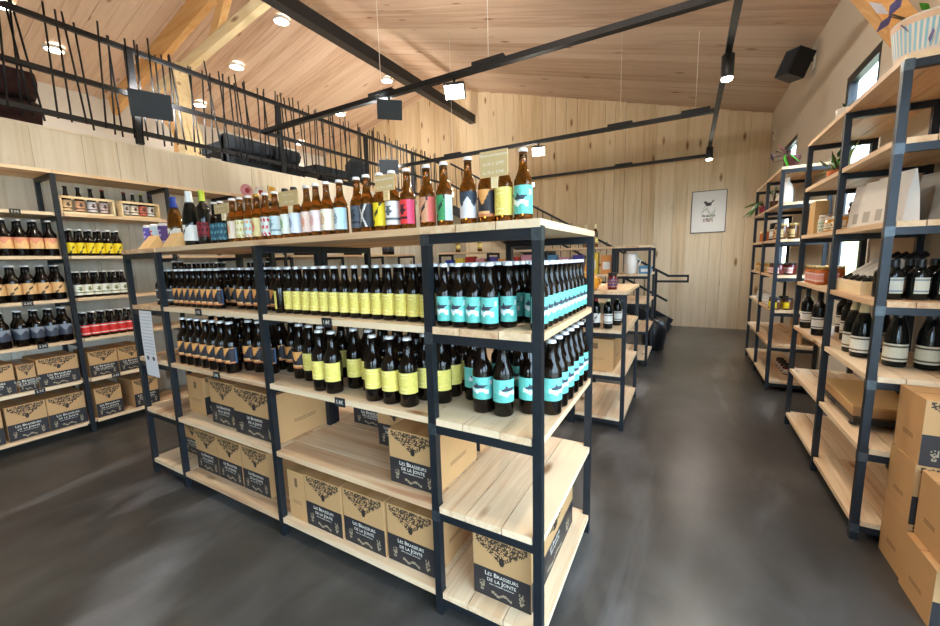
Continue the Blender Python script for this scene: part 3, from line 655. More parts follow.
for x_, c_, d_ in ((-3.24, (92, 84, 168), 'violet'), (-3.14, (196, 214, 222), 'pale blue and red'), (-3.03, (88, 66, 128), 'purple')):
    place(('can', d_), make_can(p_flat(c_, (214, 60, 60) if 'red' in d_ else (190, 180, 220), 4)), (x_, 1.31, ZTOP), -.3, 'tall '+d_+' drinks can on left end of island top')
# ---- signs and tags
def sign(label, x, y, z, w_, h_, lines, rz=0, size=.017):
    t = thing('price_sign', label, 'sign', (x, y, z), rz); part('board', MB().box(-w_/2, w_/2, -.002, .002, 0, h_), 'sign_card', t)
    part('clip', MB().box(-.012, .012, .002, .012, -.035, .02), 'crate_wood', t)
    n = len(lines)
    for i, s_ in enumerate(lines): link('lettering', text_mesh(s_, size, 'ink_white'), t, (0, -.003, h_*(n-i-.5)/n), (PI/2, 0, 0))
sign('cream card sign clipped over the yellow and orange display bottles', -.567, 1.196, 1.716, .10, .082, ['Bières permanentes', 'La 33 cl  2,70€', 'La 75 cl  5,70€'], size=.0125)
sign('cream card sign clipped over the white-label and yellow display bottles', -1.03, 1.196, 1.72, .095, .058, ['Bières éphémères', 'La 33 cl  2,90€'], size=.0125)
sign('cream card sign leaning over the hop cone display bottles', -1.60, 1.196, 1.715, .135, .065, ['Bières de hop', 'La 33 cl  3,20€'], size=.0125)
sign('small cream card sign clipped on the navy-teal display bottles', -2.14, 1.196, 1.723, .13, .048, ['Bières fruitées', 'La 33 cl  3€'], size=.0125)
def tent(label, x, y):
    t = thing('tent_card', label, 'sign', (x, y, ZTOP)); part('card', MB().add([(-.07, -.045, 0), (.07, -.045, 0), (.07, .02, .085), (-.07, .02, .085), (.07, .045, 0), (-.07, .045, 0)], [(0, 1, 2, 3), (3, 2, 4, 5), (1, 4, 2), (0, 3, 5), (0, 5, 4, 1)]), 'kraft', t)
    for i in range(3):
        o = link('lettering', text_mesh('- - - - -', .02, 'ink_white'), t, (0, -.036+.018*i-.006, .018+.022*i), (math.atan2(.085, .065), 0, 0))
tent('kraft tent card in front of the violet and pale blue cans', -3.02, 1.222); tent('kraft tent card in front of the blue-foil bottle', -2.70, 1.212)
def tag_clip(label, x, y, z, s_, rz=0):
    t = thing('price_tag', label, 'price tag', (x, y, z), rz); part('plate', MB().box(-.03, .03, -.003, .001, -.02, .02), 'ink_black', t); link('lettering', text_mesh(s_, .024, 'ink_white'), t, (0, -.0035, 0), (PI/2, 0, 0))
fy = IY[0]-.003
tag_clip('black price tag on shelf edge under the yellow bottles', -1.37, fy, 1.193, '1.8€'); tag_clip('black price tag on shelf edge under the large yellow bottles', -1.325, fy, .836, '5.8€')
tag_clip('black price tag on shelf edge under the small chevron bottles', -2.42, fy, 1.193, '1.8€'); tag_clip('black price tag on shelf edge under the large chevron bottles', -2.31, fy, .836, '5.8€')
for y_, z_, lb in ((1.0, 1.913, 'above the salmon-label bottles'), (.98, 1.193, 'under the beige-label bottles'), (1.02, .836, 'under the silver-label bottles'), (.96, .472, 'under the left cartons'), (1.45, .472, 'under the right cartons')):
    tag_clip('dark price tag on left wall shelf edge '+lb, LXF+.003, y_, z_, '2.5€', PI/2)
nt = thing('paper_notice', 'long white paper notice hanging in the left end bay of the island', 'notice', (-3.07, IY[0]-.006, .735))
part('sheet', MB().grid(lambda u, v: (.085*u, -.004*math.sin(v*3), .44*v), 24, 60, lambda u, v: (70, 70, 72) if (abs(u) > .12 and abs(abs(u)-.45) < .2 and ((abs(u)-.45)/.2)**2+((v-.28)/.035)**2 < 1) else (196, 196, 200) if (int(v*60) % 3 == 0 and abs(u) < .8 and v > .35) else (226, 226, 230)), 'print', nt)
# ------------------------------------------------------------------ cartons
def p_carton(seed):
    r_ = random.Random(seed)
    def f(u, v):
        if v < .47:
            if v < .16 and abs(u) < .35 and abs(v-.09-.025*math.sin(u*14)) < .018: return (150, 136, 112)
            if abs(abs(u)-.68) < .09 and .07 < v < .26 and r_.random() < .5: return (156, 142, 116)
            return (46, 43, 44)
        d = .98-v; lim = .30*(1-abs(u)**1.1)+.05
        if ((u-.02)/.09)**2+((v-.66)/.075)**2 < 1 and v < .72: return (50, 42, 36)
        if 0 < d < lim and abs(u) < .88 and r_.random() < .62: return (66, 54, 42)
        return (188, 147, 99)
    return f
def make_carton(w_, d_, h_, front=True, side=False, name='beer_carton'):
    def b():
        t = thing(name, '', 'carton')
        bd = part('body', MB().box(-w_/2, w_/2, -d_/2, d_/2, 0, h_), 'card', t)
        part('tape', MB().box(-.025, .025, -d_/2, d_/2, h_, h_+.0006), 'tape', bd)
        part('flap_seam', MB().box(-w_/2, w_/2, -.0015, .0015, h_+.0006, h_+.001), 'card_dark', bd)
        for s_ in (-1, 1):
            part('print_line', MB().box(s_*(w_/2+.0002)-.0003, s_*(w_/2+.0002)+.0003, -d_*.2, d_*.2, h_*.32, h_*.335).box(s_*(w_/2+.0002)-.0003, s_*(w_/2+.0002)+.0003, -d_*.2, d_*.2, h_*.36, h_*.375), 'card_dark', bd)
        if not front: part('print_line', MB().box(-w_*.25, w_*.25, -d_/2-.0006, -d_/2, h_*.34, h_*.35).box(-w_*.25, w_*.25, -d_/2-.0006, -d_/2, h_*.38, h_*.39).box(-w_*.08, w_*.08, -d_/2-.0006, -d_/2, h_*.68, h_*.86), 'card_dark', bd)
        def panel(nm, wid):
            k = (nm, wid, h_)
            if k not in _pm: _pm[k] = MB().grid(lambda u, v: (u*wid/2*.995, 0, h_*.995*v+.001), 56, 46, p_carton(5), smooth=False).mesh('printed_panel', 'print')
            return _pm[k]
        if front:
            pn = link('printed_panel', panel('pf', w_), t, (0, -d_/2-.0008, 0))
            link('lettering', text_mesh('Les Brasseurs', .026, 'ink_white', True), pn, (0, -.0006, h_*.40), (PI/2, 0, 0)); link('lettering', text_mesh('de la Jonte', .026, 'ink_white', True), pn, (0, -.0006, h_*.31), (PI/2, 0, 0)); link('lettering', text_mesh('bières artisanales lozériennes', .009, 'ink_white'), pn, (0, -.0006, h_*.24), (PI/2, 0, 0))
        if side:
            pn = link('printed_panel', panel('ps', d_), t, (w_/2+.0008, 0, 0), (0, 0, PI/2)); link('lettering', text_mesh('Les Brasseurs', .026, 'ink_white', True), pn, (0, -.0006, h_*.40), (PI/2, 0, 0)); link('lettering', text_mesh('de la Jonte', .026, 'ink_white', True), pn, (0, -.0006, h_*.31), (PI/2, 0, 0))
        return t
    return b
def carton(label, x, yfront, z, w_=.258, d_=.37, h_=.275, front=True, side=False, rz=0):
    """yfront: y of the front face for rz = 0"""
    k = ('carton', w_, d_, h_, front, side)
    return place(k, make_carton(w_, d_, h_, front, side), (x, yfront+d_/2, z) if rz == 0 else (x, yfront, z), rz, label)
carton('plain-faced cardboard carton at left end of the middle bay floor shelf', -1.745, 1.20, Z1, .13, .36, .27, False)
carton('printed beer carton on bottom shelf right of the plain-faced carton', -1.545, 1.20, Z1)
carton('printed beer carton in the middle of the bottom shelf of the middle bay', -1.277, 1.205, Z1)
carton('printed beer carton on bottom shelf against the corner post of the middle bay', -1.006, 1.21, Z1)
carton('printed beer carton under the island end with printed aisle side', -.583, 1.235, Z1, .245, .60, .265, True, True)
for x_, lb in ((-2.70, 'leftmost of three'), (-2.44, 'middle of three'), (-2.175, 'rightmost of three')): carton('printed beer carton on bottom shelf left of the middle post, '+lb, x_, 1.245, Z1)
carton('cardboard carton in left end bay, bottom shelf', -3.06, 1.33, Z1, .24, .3, .24)
carton('cardboard carton with print turned to the right on second shelf', -2.80, 1.27, Z4, .2, .24, .25, False, True)
carton('printed open-topped beer carton, left of pair beside the middle post', -2.42, 1.235, Z4, .27); carton('printed beer carton against the middle post, right of pair', -2.077, 1.215, Z4, .385, .36)
carton('printed beer carton standing alone on second shelf by the corner post', -.985, 1.225, Z4, .25, .34, .245)
carton('printed carton half hidden behind the lone carton', -1.29, 1.47, Z4, .22, .36, .25)
carton('dark printed carton at rear of the second shelf', -1.60, 1.62, Z4, .27, .3, .2); carton('rear carton under the large yellow bottles by the middle post', -1.0, 1.63, Z4, .25, .3, .25)
# left wall cartons face the room
for y_, z_, w_, h_, lb in ((.72, Z4, .25, .24, 'on second shelf at the picture edge'), (1.095, Z4, .25, .24, 'on second shelf just left of the post'), (1.388, Z4, .2, .23, 'on second shelf just right of the post'), (1.595, Z4, .2, .23, 'on second shelf farthest right'),
   (.62, Z1, .24, .28, 'on bottom shelf at the picture edge'), (.87, Z1, .225, .28, 'on bottom shelf second from the edge'), (1.105, Z1, .235, .28, 'on bottom shelf just left of the post'), (1.385, Z1, .19, .27, 'on bottom shelf just right of the post'), (1.67, Z1, .2, .27, 'on bottom shelf farthest right'), (2.3, Z4, .25, .24, 'on second shelf beyond the second post'), (2.3, Z1, .25, .27, 'on bottom shelf beyond the second post')):
    carton('printed carton of left wall shelving '+lb, LXF-.2, y_, z_, w_, .34, h_, rz=PI/2)
carton('printed carton of left wall shelving set deeper beside the picture edge carton', LXF-.2, .91, Z4, .1, .34, .22, rz=PI/2)
# stacked cartons on the floor at right
for x_, y_, z_, d_, h_, lb in ((1.02, 2.245, .0, .225, .27, 'bottom of rear stack by right shelving'), (1.02, 2.245, .272, .225, .27, 'second of rear stack by right shelving'), (1.025, 2.245, .544, .225, .285, 'topmost of rear stack by right shelving, printed front in daylight'), (1.01, 1.985, 0, .245, .245, 'nearest the camera on the floor at right edge'), (1.035, 2.03, .272, .2, .285, 'upper one in front of the rear stack at right edge')):
    carton('beer carton '+lb, x_, y_, z_ if 'upper' not in lb else .2475, .285, d_, h_)
pl_ = tag(link('paper_sheet', MB().add([(0, 0, 0), (.16, .05, .0), (.17, .2, .03), (.02, .16, .03), (0, 0, .001), (.16, .05, .001), (.17, .2, .031), (.02, .16, .031)], [(3, 2, 1, 0), (4, 5, 6, 7), (0, 1, 5, 4), (1, 2, 6, 5), (2, 3, 7, 6), (3, 0, 4, 7)]).mesh('paper_sheet', 'paper_white')), 'white paper sheet lying over the nearest floor carton at right edge', 'paper')
pl_.location = (.87, 1.83, .2565)
# ------------------------------------------------------------------ left wall bottles
LF = LXF-.055
def lrow(key, b, ys, z, label, group):
    for k_ in range(2):
        for i_, y_ in enumerate(ys): place(key, b, (LF-k_*.085, y_+rnd.uniform(-.0008, .0008), z), PI/2+rnd.uniform(-.1, .1), '%s, %s from the left' % (label, ORD[i_]) if k_ == 0 else label.replace('front row', 'second row'), group+(' front' if k_ == 0 else ' second row'))
lrow('salmon', make_bottle('beer_bottle', 'big', p_flat((226, 150, 116), (236, 190, 130), 2)), [.765, .849, .933, 1.017, 1.101], ZTOP, 'large salmon-label bottle on left wall, front row', 'salmon bottles')
place('salmon', None, (LF, 1.185, ZTOP), PI/2+.4, 'large salmon-label bottle turned aside next to the steel post')
lrow('yel2', make_bottle('beer_bottle', 'small', p_flat((238, 210, 40), (90, 80, 30), 1)), seq(1.305, 1.625, 6), ZTOP, 'small bright yellow-label bottle on left wall, front row', 'bright yellow bottles')
lrow('beige', make_bottle('beer_bottle', 'big', p_flat((222, 178, 122), (90, 70, 50), 1)), [.765, .849, .933, 1.017, 1.101, 1.185], Z2, 'large beige-label bottle on left wall, front row', 'beige bottles')
lrow('white2', make_bottle('beer_bottle', 'small', p_flat((232, 230, 214), (120, 130, 90), 4)), seq(1.31, 1.62, 6), Z2, 'small cream-label bottle on left wall, front row', 'cream bottles')
lrow('silver', make_bottle('beer_bottle', 'big', p_flat((132, 138, 146), (60, 64, 76), 2)), [.83, .93, 1.018, 1.102, 1.186], Z3, 'large silver-label bottle on left wall, front row', 'silver bottles')
lrow('redl', make_bottle('beer_bottle', 'small', p_flat((214, 50, 48), (226, 214, 200), 5)), seq(1.31, 1.63, 6), Z3, 'small red-label bottle on left wall, front row', 'red bottles')
lrow('dk', make_bottle('beer_bottle', 'big', p_flat((90, 90, 96), (40, 40, 46), 2)), [2.2, 2.29, 2.38, 2.47, 2.56], Z2, 'large dark bottle glimpsed past the island, front row', 'dark bottles')
lrow('dk', None, [2.9, 2.99, 3.08, 3.17], Z2, 'large dark bottle farther along the left wall, front row', 'dark bottles farther along')
lrow('dk', None, [3.6, 3.69, 3.78, 4.5, 4.6, 4.7, 5.4, 5.5], ZTOP, 'large dark bottle on top of low left shelving, front row', 'dark bottles on low shelving')
def crate(label, y0, y1, cols, names):
    t = thing('bottle_crate', label, 'crate', (LXF-.14, (y0+y1)/2, ZT[5]+.0016), PI/2); w_ = y1-y0; d_ = .11
    for s_, nm in ((-1, 'front'), (1, 'back')):
        part('slat', MB().box(-w_/2, w_/2, s_*d_/2-.005, s_*d_/2+.005, 0, .022), 'crate_wood', t); part('slat', MB().box(-w_/2, w_/2, s_*d_/2-.005, s_*d_/2+.005, .135, .155), 'crate_wood', t)
    for s_ in (-1, 1): part('side_panel', MB().box(s_*w_/2-.006, s_*w_/2+.006, -d_/2-.005, d_/2+.005, 0, .155), 'crate_wood', t)
    part('base', MB().box(-w_/2+.006, w_/2-.006, -d_/2+.005, d_/2-.005, .004, .012), 'crate_wood', t)
    n = len(cols)
    for i, (c_, cp, nm) in enumerate(cols):
        yy = y0+.012+(w_-.024)*(i+.5)/n
        place(('cr', c_, cp), make_bottle('beer_bottle', 'small', p_flat(c_, (80, 60, 50), 4), cp), (LXF-.14, yy, ZT[5]+.0140), PI/2, nm+' in the '+names)
crate('pale wooden crate holding four dark bottles beside the left steel post', 1.292, 1.645, [((226, 196, 150), 'cap_black', 'first bottle, cream label,'), ((222, 170, 130), 'cap_black', 'second bottle, peach label,'), ((214, 210, 214), 'cap_black', 'third bottle, silver label,'), ((196, 180, 180), 'foil_red', 'fourth bottle, red cap,')], 'larger wooden crate on left wall')
crate('pale wooden crate with colourful capped bottles farther along the left wall', 1.705, 2.0, [((222, 214, 206), 'foil_red', 'red-foil bottle with white label'), ((234, 222, 200), 'foil_white', 'white-capped bottle'), ((206, 110, 90), 'foil_green', 'lime-capped bottle with red label'), ((232, 226, 216), 'foil_purple', 'last bottle, purple cap,')], 'smaller wooden crate on left wall')
for y_, nm, mt, lb in ((2.95, 'tin', 'pink_pack', 'round pink decorative plate propped on left top shelf'), (3.12, 'tin', 'ceramic_white', 'round white and red decorative plate propped on left top shelf')):
    t = thing('decorative_plate', lb, 'plate', (LXF-.09, y_, ZT[6]+.0016)); mb = MB().lathe([(0, .012), (.05, .012), (.075, .02), (.076, .016), (.052, .004), (.045, 0), (0, 0)], 24); mb.v = [(-z_*1+.35*0, a_, b_+.076) for a_, b_, z_ in mb.v]; part('dish', mb, mt, t)
    part('stand', MB().box(-.03, .02, -.03, .03, 0, .012), 'crate_wood', t); mb = MB().lathe([(0, .0), (.03, .0), (.03, .004), (0, .004)], 16); mb.v = [(.001+z_, a_, b_+.076) for a_, b_, z_ in mb.v]; part('motif', mb, 'foil_red', t)
t = thing('picture_frame', 'small gold picture frame standing on left top shelf', 'picture frame', (LXF-.09, 3.27, ZT[6]+.0016)); part('frame', MB().box(-.01, .01, -.05, -.038, 0, .17).box(-.01, .01, .038, .05, 0, .17).box(-.01, .01, -.038, .038, 0, .014).box(-.01, .01, -.038, .038, .156, .17), 'lid_gold', t); part('picture', MB().box(-.006, .004, -.038, .038, .014, .156), 'honey', t); part('backing_foot', MB().box(-.06, -.01, -.01, .01, 0, .01), 'card_dark', t)
# ------------------------------------------------------------------ jars, pouches, plants
def make_jar(r_, h_, fill, lid, paint, name='jar'):
    def b():
        t = thing(name, '', 'jar'); part('glass', MB().lathe([(0, .003), (r_*.8, 0), (r_, .006), (r_, h_*.74), (r_*.86, h_*.84), (r_*.86, h_*.86), (0, h_*.86)], 18), fill, t)
        part('lid', MB().lathe([(0, h_*.84), (r_*.92, h_*.84), (r_*.92, h_*.985), (r_*.86, h_), (0, h_)], 18), lid, t)
        if paint: part('paper_label', MB().grid(lambda u, v: (r_*1.015*math.sin(u*1.6), -r_*1.015*math.cos(u*1.6), h_*(.14+.5*v)), 20, 10, paint), 'print', t)
        return t
    return b
def rj(key, b, spots, z, label, group=None, rz=-PI/2):
    for x_, y_ in spots: place(key, b, (x_, y_, z), rz+rnd.uniform(-.2, .2), label, group)
ZR = [z+.0016 for z in ZT]
rj('jcream', make_jar(.043, .10, 'honey', 'lid_white', p_flat((230, 222, 200), (120, 90, 60), 4)), [(.86, 3.62), (.87, 3.50), (.86, 3.38)], ZR[4], 'squat jar with pale lid and cream label on right shelving', 'pale-lid jars on right shelving')
rj('jred', make_jar(.042, .2, 'jam_red', 'lid_black', p_flat((206, 180, 140), (60, 40, 40), 4)), [(.98, 3.64), (.99, 3.53), (.98, 3.42), (.99, 3.31)], ZR[4], 'tall dark red preserve jar behind the squat jars', 'tall red preserve jars')
rj('jwhite', make_jar(.04, .13, 'ceramic_white', 'lid_white', p_flat((226, 232, 226), (120, 170, 120), 6)), [(.86, 3.78)], ZR[4], 'white jar beside the kraft box on right shelving')
t = tag(link('kraft_box', MB().box(-.04, .04, -.075, .075, 0, .24).box(-.041, .041, -.01, .01, .24, .241).mesh('kraft_box', 'kraft')), 'upright brown kraft box at far end of nearer right shelving', 'box'); t.location = (.85, 3.92, ZR[4])
rj('jpink', make_jar(.036, .13, 'jam_orange', 'lid_gold', p_flat((226, 160, 150), (240, 230, 220), 5)), [(.83, 3.62), (.83, 3.71), (.83, 3.80), (.83, 3.89), (.93, 3.66), (.93, 3.75), (.93, 3.85)], ZR[3], 'pink-label jar with gold lid on right shelving', 'pink-label jars')
def make_pouch(w_, h_, mt):
    def b():
        t = thing('paper_pouch', '', 'pouch'); d_ = .07
        part('bag', MB().add([(-w_/2, -d_/2, 0), (w_/2, -d_/2, 0), (w_/2, d_/2, 0), (-w_/2, d_/2, 0), (-w_/2, -d_*.3, h_*.6), (w_/2, -d_*.3, h_*.6), (w_/2, d_*.3, h_*.6), (-w_/2, d_*.3, h_*.6), (-w_/2*.96, -.004, h_), (w_/2*.96, -.004, h_), (w_/2*.96, .004, h_), (-w_/2*.96, .004, h_)],
             [(3, 2, 1, 0)]+[(a+i, a+(i+1) % 4, a+4+(i+1) % 4, a+4+i) for a in (0, 4) for i in range(4)]+[(8, 9, 10, 11)]), mt, t)
        part('paper_label', MB().add([(-w_*.18, -d_/2-.001, h_*.1), (w_*.18, -d_/2-.001, h_*.1), (w_*.18, -d_*.42-.001, h_*.34), (-w_*.18, -d_*.42-.001, h_*.34)], [(0, 1, 2, 3)]), 'pouch_grey', t); part('seal', MB().box(-w_/2*.97, w_/2*.97, -.0045, .0045, h_*.96, h_*1.0), 'paper_white', t); return t
    return b
for i, (x_, y_, mt) in enumerate(((.875, 3.13, 'pouch_paper'), (.875, 2.98, 'pouch_paper'), (.88, 2.83, 'pouch_paper'), (.88, 2.68, 'pouch_paper'), (1.04, 2.84, 'pouch_grey'), (1.04, 2.66, 'pouch_grey'))):
    place(('pouch', mt), make_pouch(.125, .24, mt), (x_, y_, ZR[4]), -1.25, ['white paper pouch farthest left in the row on right shelving', 'second white paper pouch on right shelving', 'white paper pouch just behind the blue-lit post', 'white paper pouch at the near right edge', 'grey paper pouch behind the white ones, left', 'grey paper pouch behind the white ones, right'][i])
row('stub', make_bottle('stubby_bottle', 'stubby', p_flat((206, 204, 190), (120, 140, 150), 5), 'foil_black', 'dark_glass', half=.7), [.865, .95, 1.035, 1.12], [2.62], ZR[3], 'stout black bottle at near end of right shelving', 'stout black bottles, right shelving', rz=.1, ordn='from the left post')
row('stub', None, [.865, .95, 1.035, 1.12], [2.72], ZR[3], 'stout black bottle with pale label, second row on right shelving', 'stout black bottles, second row', rz=.1)
wn = make_bottle('wine_bottle', 'wine', p_flat((232, 230, 222), (80, 80, 80), 5), 'foil_black', 'dark_glass'); wc = make_bottle('wine_bottle', 'champ', p_flat((226, 222, 206), (110, 90, 60), 5), 'foil_cream', 'dark_glass')
for x_, y_, z_, lb in ((.83, 3.9, 2, 'wine bottle with white label at far end of right shelving'), (.83, 3.58, 2, 'wine bottle with broad white label beside the middle right post'), (1.0, 3.75, 2, 'wine bottle standing behind the white-label pair'), (.95, 3.45, 2, 'wine bottle half hidden by the middle right post')): place('wn', wn, (x_, y_, ZR[z_]), -1.2, lb)
for x_, y_, lb in ((.87, 3.06, 'cream-capped sparkling bottle, left of pair on right shelving'), (.87, 2.93, 'cream-capped sparkling bottle, right of pair on right shelving'), (1.0, 3.12, 'cream-capped sparkling bottle behind the front pair')): place('wc', wc, (x_, y_, ZR[2]), -1.0, lb)
wk = make_bottle('wine_bottle', 'champ', p_flat((216, 212, 190), (90, 80, 60), 5), 'foil_black', 'dark_glass')
for x_, y_, lb in ((.95, 2.76, 'broad dark bottle behind the near right post, left'), (1.06, 2.74, 'broad dark bottle behind the near right post, right')): place('wk', wk, (x_, y_, ZR[2]), 0, lb)
t = thing('display_crate', 'low wooden crate with slanted dark bottles lying in paper sleeves', 'crate', (.90, 3.02, ZR[3]), -PI/2); part('tray', MB().box(-.2, .2, -.09, -.08, 0, .07).box(-.2, .2, .08, .09, 0, .1).box(-.2, -.19, -.08, .08, 0, .07).box(.19, .2, -.08, .08, 0, .07).box(-.19, .19, -.08, .08, 0, .01), 'crate_wood', t)
for i in range(4):
    x_ = -.15+.1*i
    bt = thing('wine_bottle', 'slanted dark bottle in pale sleeve, number %s from the left in low crate' % ['one', 'two', 'three', 'four'][i], 'bottle', (.90, 3.02-x_, ZR[3]))
    part('glass', MB().tube((-.055, 0, .05), (.09, 0, .16), .034, 14), 'dark_glass', bt); part('sleeve', MB().tube((-.02, 0, .0766), (.09, 0, .16), .0355, 14), 'pouch_paper', bt); part('neck', MB().tube((.09, 0, .16), (.16, 0, .213), .016, 10), 'foil_black', bt)
t = thing('glass_box', 'hinged glass display box behind the slanted bottles', 'box', (1.08, 3.38, ZR[3])); part('case', MB().box(-.06, .06, -.1, .1, 0, .01).box(-.06, .06, -.1, .1, .15, .16).box(-.06, -.052, -.1, .1, .01, .15).box(.052, .06, -.1, .1, .01, .15), 'jam_brown', t); part('pane', MB().box(-.05, .05, -.095, -.09, .01, .15), 'clear_glass', t)
t = thing('serving_tray', 'black slatted tray with feet on right shelving under flat carton', 'tray', (.97, 3.1, ZR[1])); part('top', MB().box(-.145, .145, -.33, .33, .025, .055), 'black_plastic', t)
for sx in (-1, 1):
    for sy in (-1, 1): part('foot', MB().box(sx*.13-.012, sx*.13+.012, sy*.27-.012, sy*.27+.012, 0, .025), 'black_plastic', t)
t = thing('flat_carton', 'flat open cardboard lid lying on the black tray', 'carton', (.97, 3.08, ZR[1]+.056)); part('lid', MB().box(-.14, .14, -.28, .28, 0, .055), 'card', t); part('rim', MB().box(-.143, .143, -.283, .283, .05, .06), 'kraft', t)
# plants
def leaf_mb(mb, base, tip, w_, mi=0):
    b_ = Vector(base); t_ = Vector(tip); d = t_-b_; s_ = d.cross(Vector((.2, .3, 1))).normalized()*w_; m_ = b_+d*.45; up = Vector((0, 0, w_*.35))
    return mb.add([b_, m_+s_-up*.3, t_, m_-s_-up*.3, m_+up*.3, m_-up*.4], [(0, 1, 4), (1, 2, 4), (2, 3, 4), (3, 0, 4), (1, 0, 5), (2, 1, 5), (3, 2, 5), (0, 3, 5)], mi)
def plant(label, loc, pr, ph, potmat, leaves, stem=True, stripes=False, name='potted_plant'):
    t = thing(name, label, 'plant', loc)
    pt = part('pot', MB().lathe([(0, .004), (pr*.72, 0), (pr*.76, .004), (pr, ph*.92), (pr, ph), (pr*.9, ph), (pr*.88, ph*.85), (0, ph*.85)], 24), potmat, t)
    if stripes:
        part('stripe_glaze', MB().grid(lambda u, v: ((pr*(.78+.225*v))*1.012*math.sin(u*3.1), -(pr*(.78+.225*v))*1.012*math.cos(u*3.1), ph*(.06+.9*v)), 80, 14, lambda u, v: ((150, 196, 214) if int((u+1)*40) % 2 else (236, 226, 214)) if .2 < v < .85 and abs(u) < .8 else (226, 190, 160) if v > .85 else (230, 210, 196)), 'print', pt)
    part('soil', MB().lathe([(0, ph*.86), (pr*.87, ph*.86), (0, ph*.9)], 16), 'jam_brown', pt)
    for (b_, tp, w_, mt) in leaves:
        lf = part('leaf', leaf_mb(MB(), b_, tp, w_), mt, t)
        if stem: part('stem', MB().tube((0, 0, ph*.86), b_, .003, 5), 'stem', lf)
    return t
plant('striped glazed flowerpot with violet-white leaves on top of right shelving', (.905, 2.70, ZR[6]), .118, .20, 'ceramic_white',
      [((-.13, .02, .27), (-.20, .05, .36), .028, 'leaf_white'), ((-.13, .02, .26), (-.10, -.02, .33), .022, 'leaf_violet'), ((-.12, .01, .26), (-.16, .05, .21), .02, 'leaf_violet'), ((-.1, -.03, .2), (-.09, -.09, .13), .02, 'leaf_violet'), ((.05, -.04, .3), (.12, -.07, .40), .05, 'leaf_dark'), ((0, 0, .24), (-.04, 0, .28), .018, 'leaf_green'), ((.06, -.09, .16), (.08, -.13, .08), .02, 'leaf_violet'), ((-.02, -.1, .13), (-.03, -.12, .06), .018, 'leaf_violet'), ((.1, .02, .25), (.16, .04, .31), .03, 'leaf_green')], stripes=True)
t = plant('small round patterned pot on top of right shelving', (.86, 3.55, ZR[6]), .055, .085, 'ceramic_white', [((.01, 0, .09), (.03, .03, .13), .012, 'leaf_dark'), ((0, 0, .09), (-.03, -.02, .12), .01, 'leaf_dark')])
plant('trailing plant with thin curling stems on upper right shelving', (.90, 3.78, ZR[5]), .06, .08, 'terracotta', [((random.uniform(-.08, .04), random.uniform(-.18, .18), random.uniform(.06, .2)), (random.uniform(-.12, .06), random.uniform(-.24, .24), random.uniform(.02, .25)), .014, random.choice(('leaf_pale', 'leaf_green', 'leaf_dark'))) for _ in range(16)])
plant('plum pot with blossom twigs and one big green leaf on far shelving top', (.86, 5.1, ZR[6]), .07, .11, 'plum_pot', [((-.06, -.03, .14), (-.04, -.12, -.04), .075, 'leaf_green'), ((-.02, -.02, .14), (.04, -.14, .02), .06, 'leaf_green')]+[((random.uniform(-.12, .05), random.uniform(-.1, .5), random.uniform(.12, .24)), (random.uniform(-.16, .05), random.uniform(0, .55), random.uniform(.16, .26)), .014, random.choice(('leaf_white', 'pink_pack', 'leaf_violet'))) for _ in range(12)])
plant('pink pot with drooping spider plant at far end of right shelving', (.85, 6.5, ZR[5]), .06, .11, 'ceramic_pink', [((-.05+.02*math.cos(a*1.3), .03*math.sin(a), .15+.02*(a % 3)), (-.12-.12*abs(math.cos(a*1.1)), .22*math.sin(a), .12-.14*(a % 2)), .012, 'leaf_green') for a in range(12)])
plant('small dried bouquet in a brown jar on far shelving', (.87, 5.98, ZR[5]), .045, .12, 'jam_brown', [((.02*math.cos(a), .05*math.sin(a*2), .18+.01*a), (.05*math.cos(a), .1*math.sin(a*2), .22+.012*a), .012, 'leaf_pale' if a % 2 else 'leaf_white') for a in range(9)])
t = thing('vase', 'white ribbed bottle-shaped vase on far shelving', 'vase', (.86, 5.22, ZR[5])); part('body', MB().lathe([(0, .002), (.05, 0), (.055, .01), (.055, .15), (.045, .19), (.022, .225), (.018, .26), (.022, .268), (.014, .268), (.012, .22), (0, .2)], 20), 'ceramic_white', t); part('ribbing', MB().lathe([(.0555, .03), (.057, .04), (.0555, .05), (.0555, .09), (.057, .1), (.0555, .11)], 20), 'paper_white', t)
# far shelving jars
rj('jbro', make_jar(.045, .16, 'jam_brown', 'lid_gold', p_flat((222, 190, 130), (90, 60, 40), 4)), [(.83, 5.1), (.83, 5.22), (.93, 5.15)], ZR[4], 'brown preserve jar with gold lid on far shelving', 'brown jars on far shelving')
rj('jora', make_jar(.05, .14, 'jam_orange', 'lid_gold', None), [(.86, 5.45), (.86, 5.95), (.87, 6.2), (.86, 6.4)], ZR[4], 'orange preserve jar on far shelving', 'orange jars on far shelving')
rj('jbot', make_jar(.03, .2, 'dark_glass', 'lid_black', p_flat((220, 220, 210), (80, 80, 80), 5)), [(.84, 5.62), (.84, 5.7)], ZR[4], 'slim dark flask with pale label on far shelving', 'slim flasks on far shelving')
rj('jpk2', make_jar(.046, .12, 'jam_red', 'lid_black', p_flat((222, 176, 170), (240, 236, 230), 5)), [(.82, 5.08), (.82, 5.19), (.82, 5.3), (.93, 5.12), (.93, 5.24)], ZR[3], 'dark-lid jar with pink-white label on far shelving', 'pink-white jars on far shelving')
rj('jcr2', make_jar(.05, .11, 'honey', 'lid_gold', p_flat((226, 200, 150), (120, 90, 60), 4)), [(.84, 5.55), (.84, 5.95), (.84, 6.1), (.84, 6.4)], ZR[3], 'honey jar with gold lid on far shelving', 'honey jars on far shelving')
rj('jyel', make_jar(.046, .12, 'jam_brown', 'lid_black', p_flat((240, 214, 40), (120, 100, 20), 4)), [(.82, 5.06), (.82, 5.17), (.92, 5.08), (.92, 5.3)], ZR[2], 'dark jar with bright yellow label on far shelving', 'yellow-label jars on far shelving')
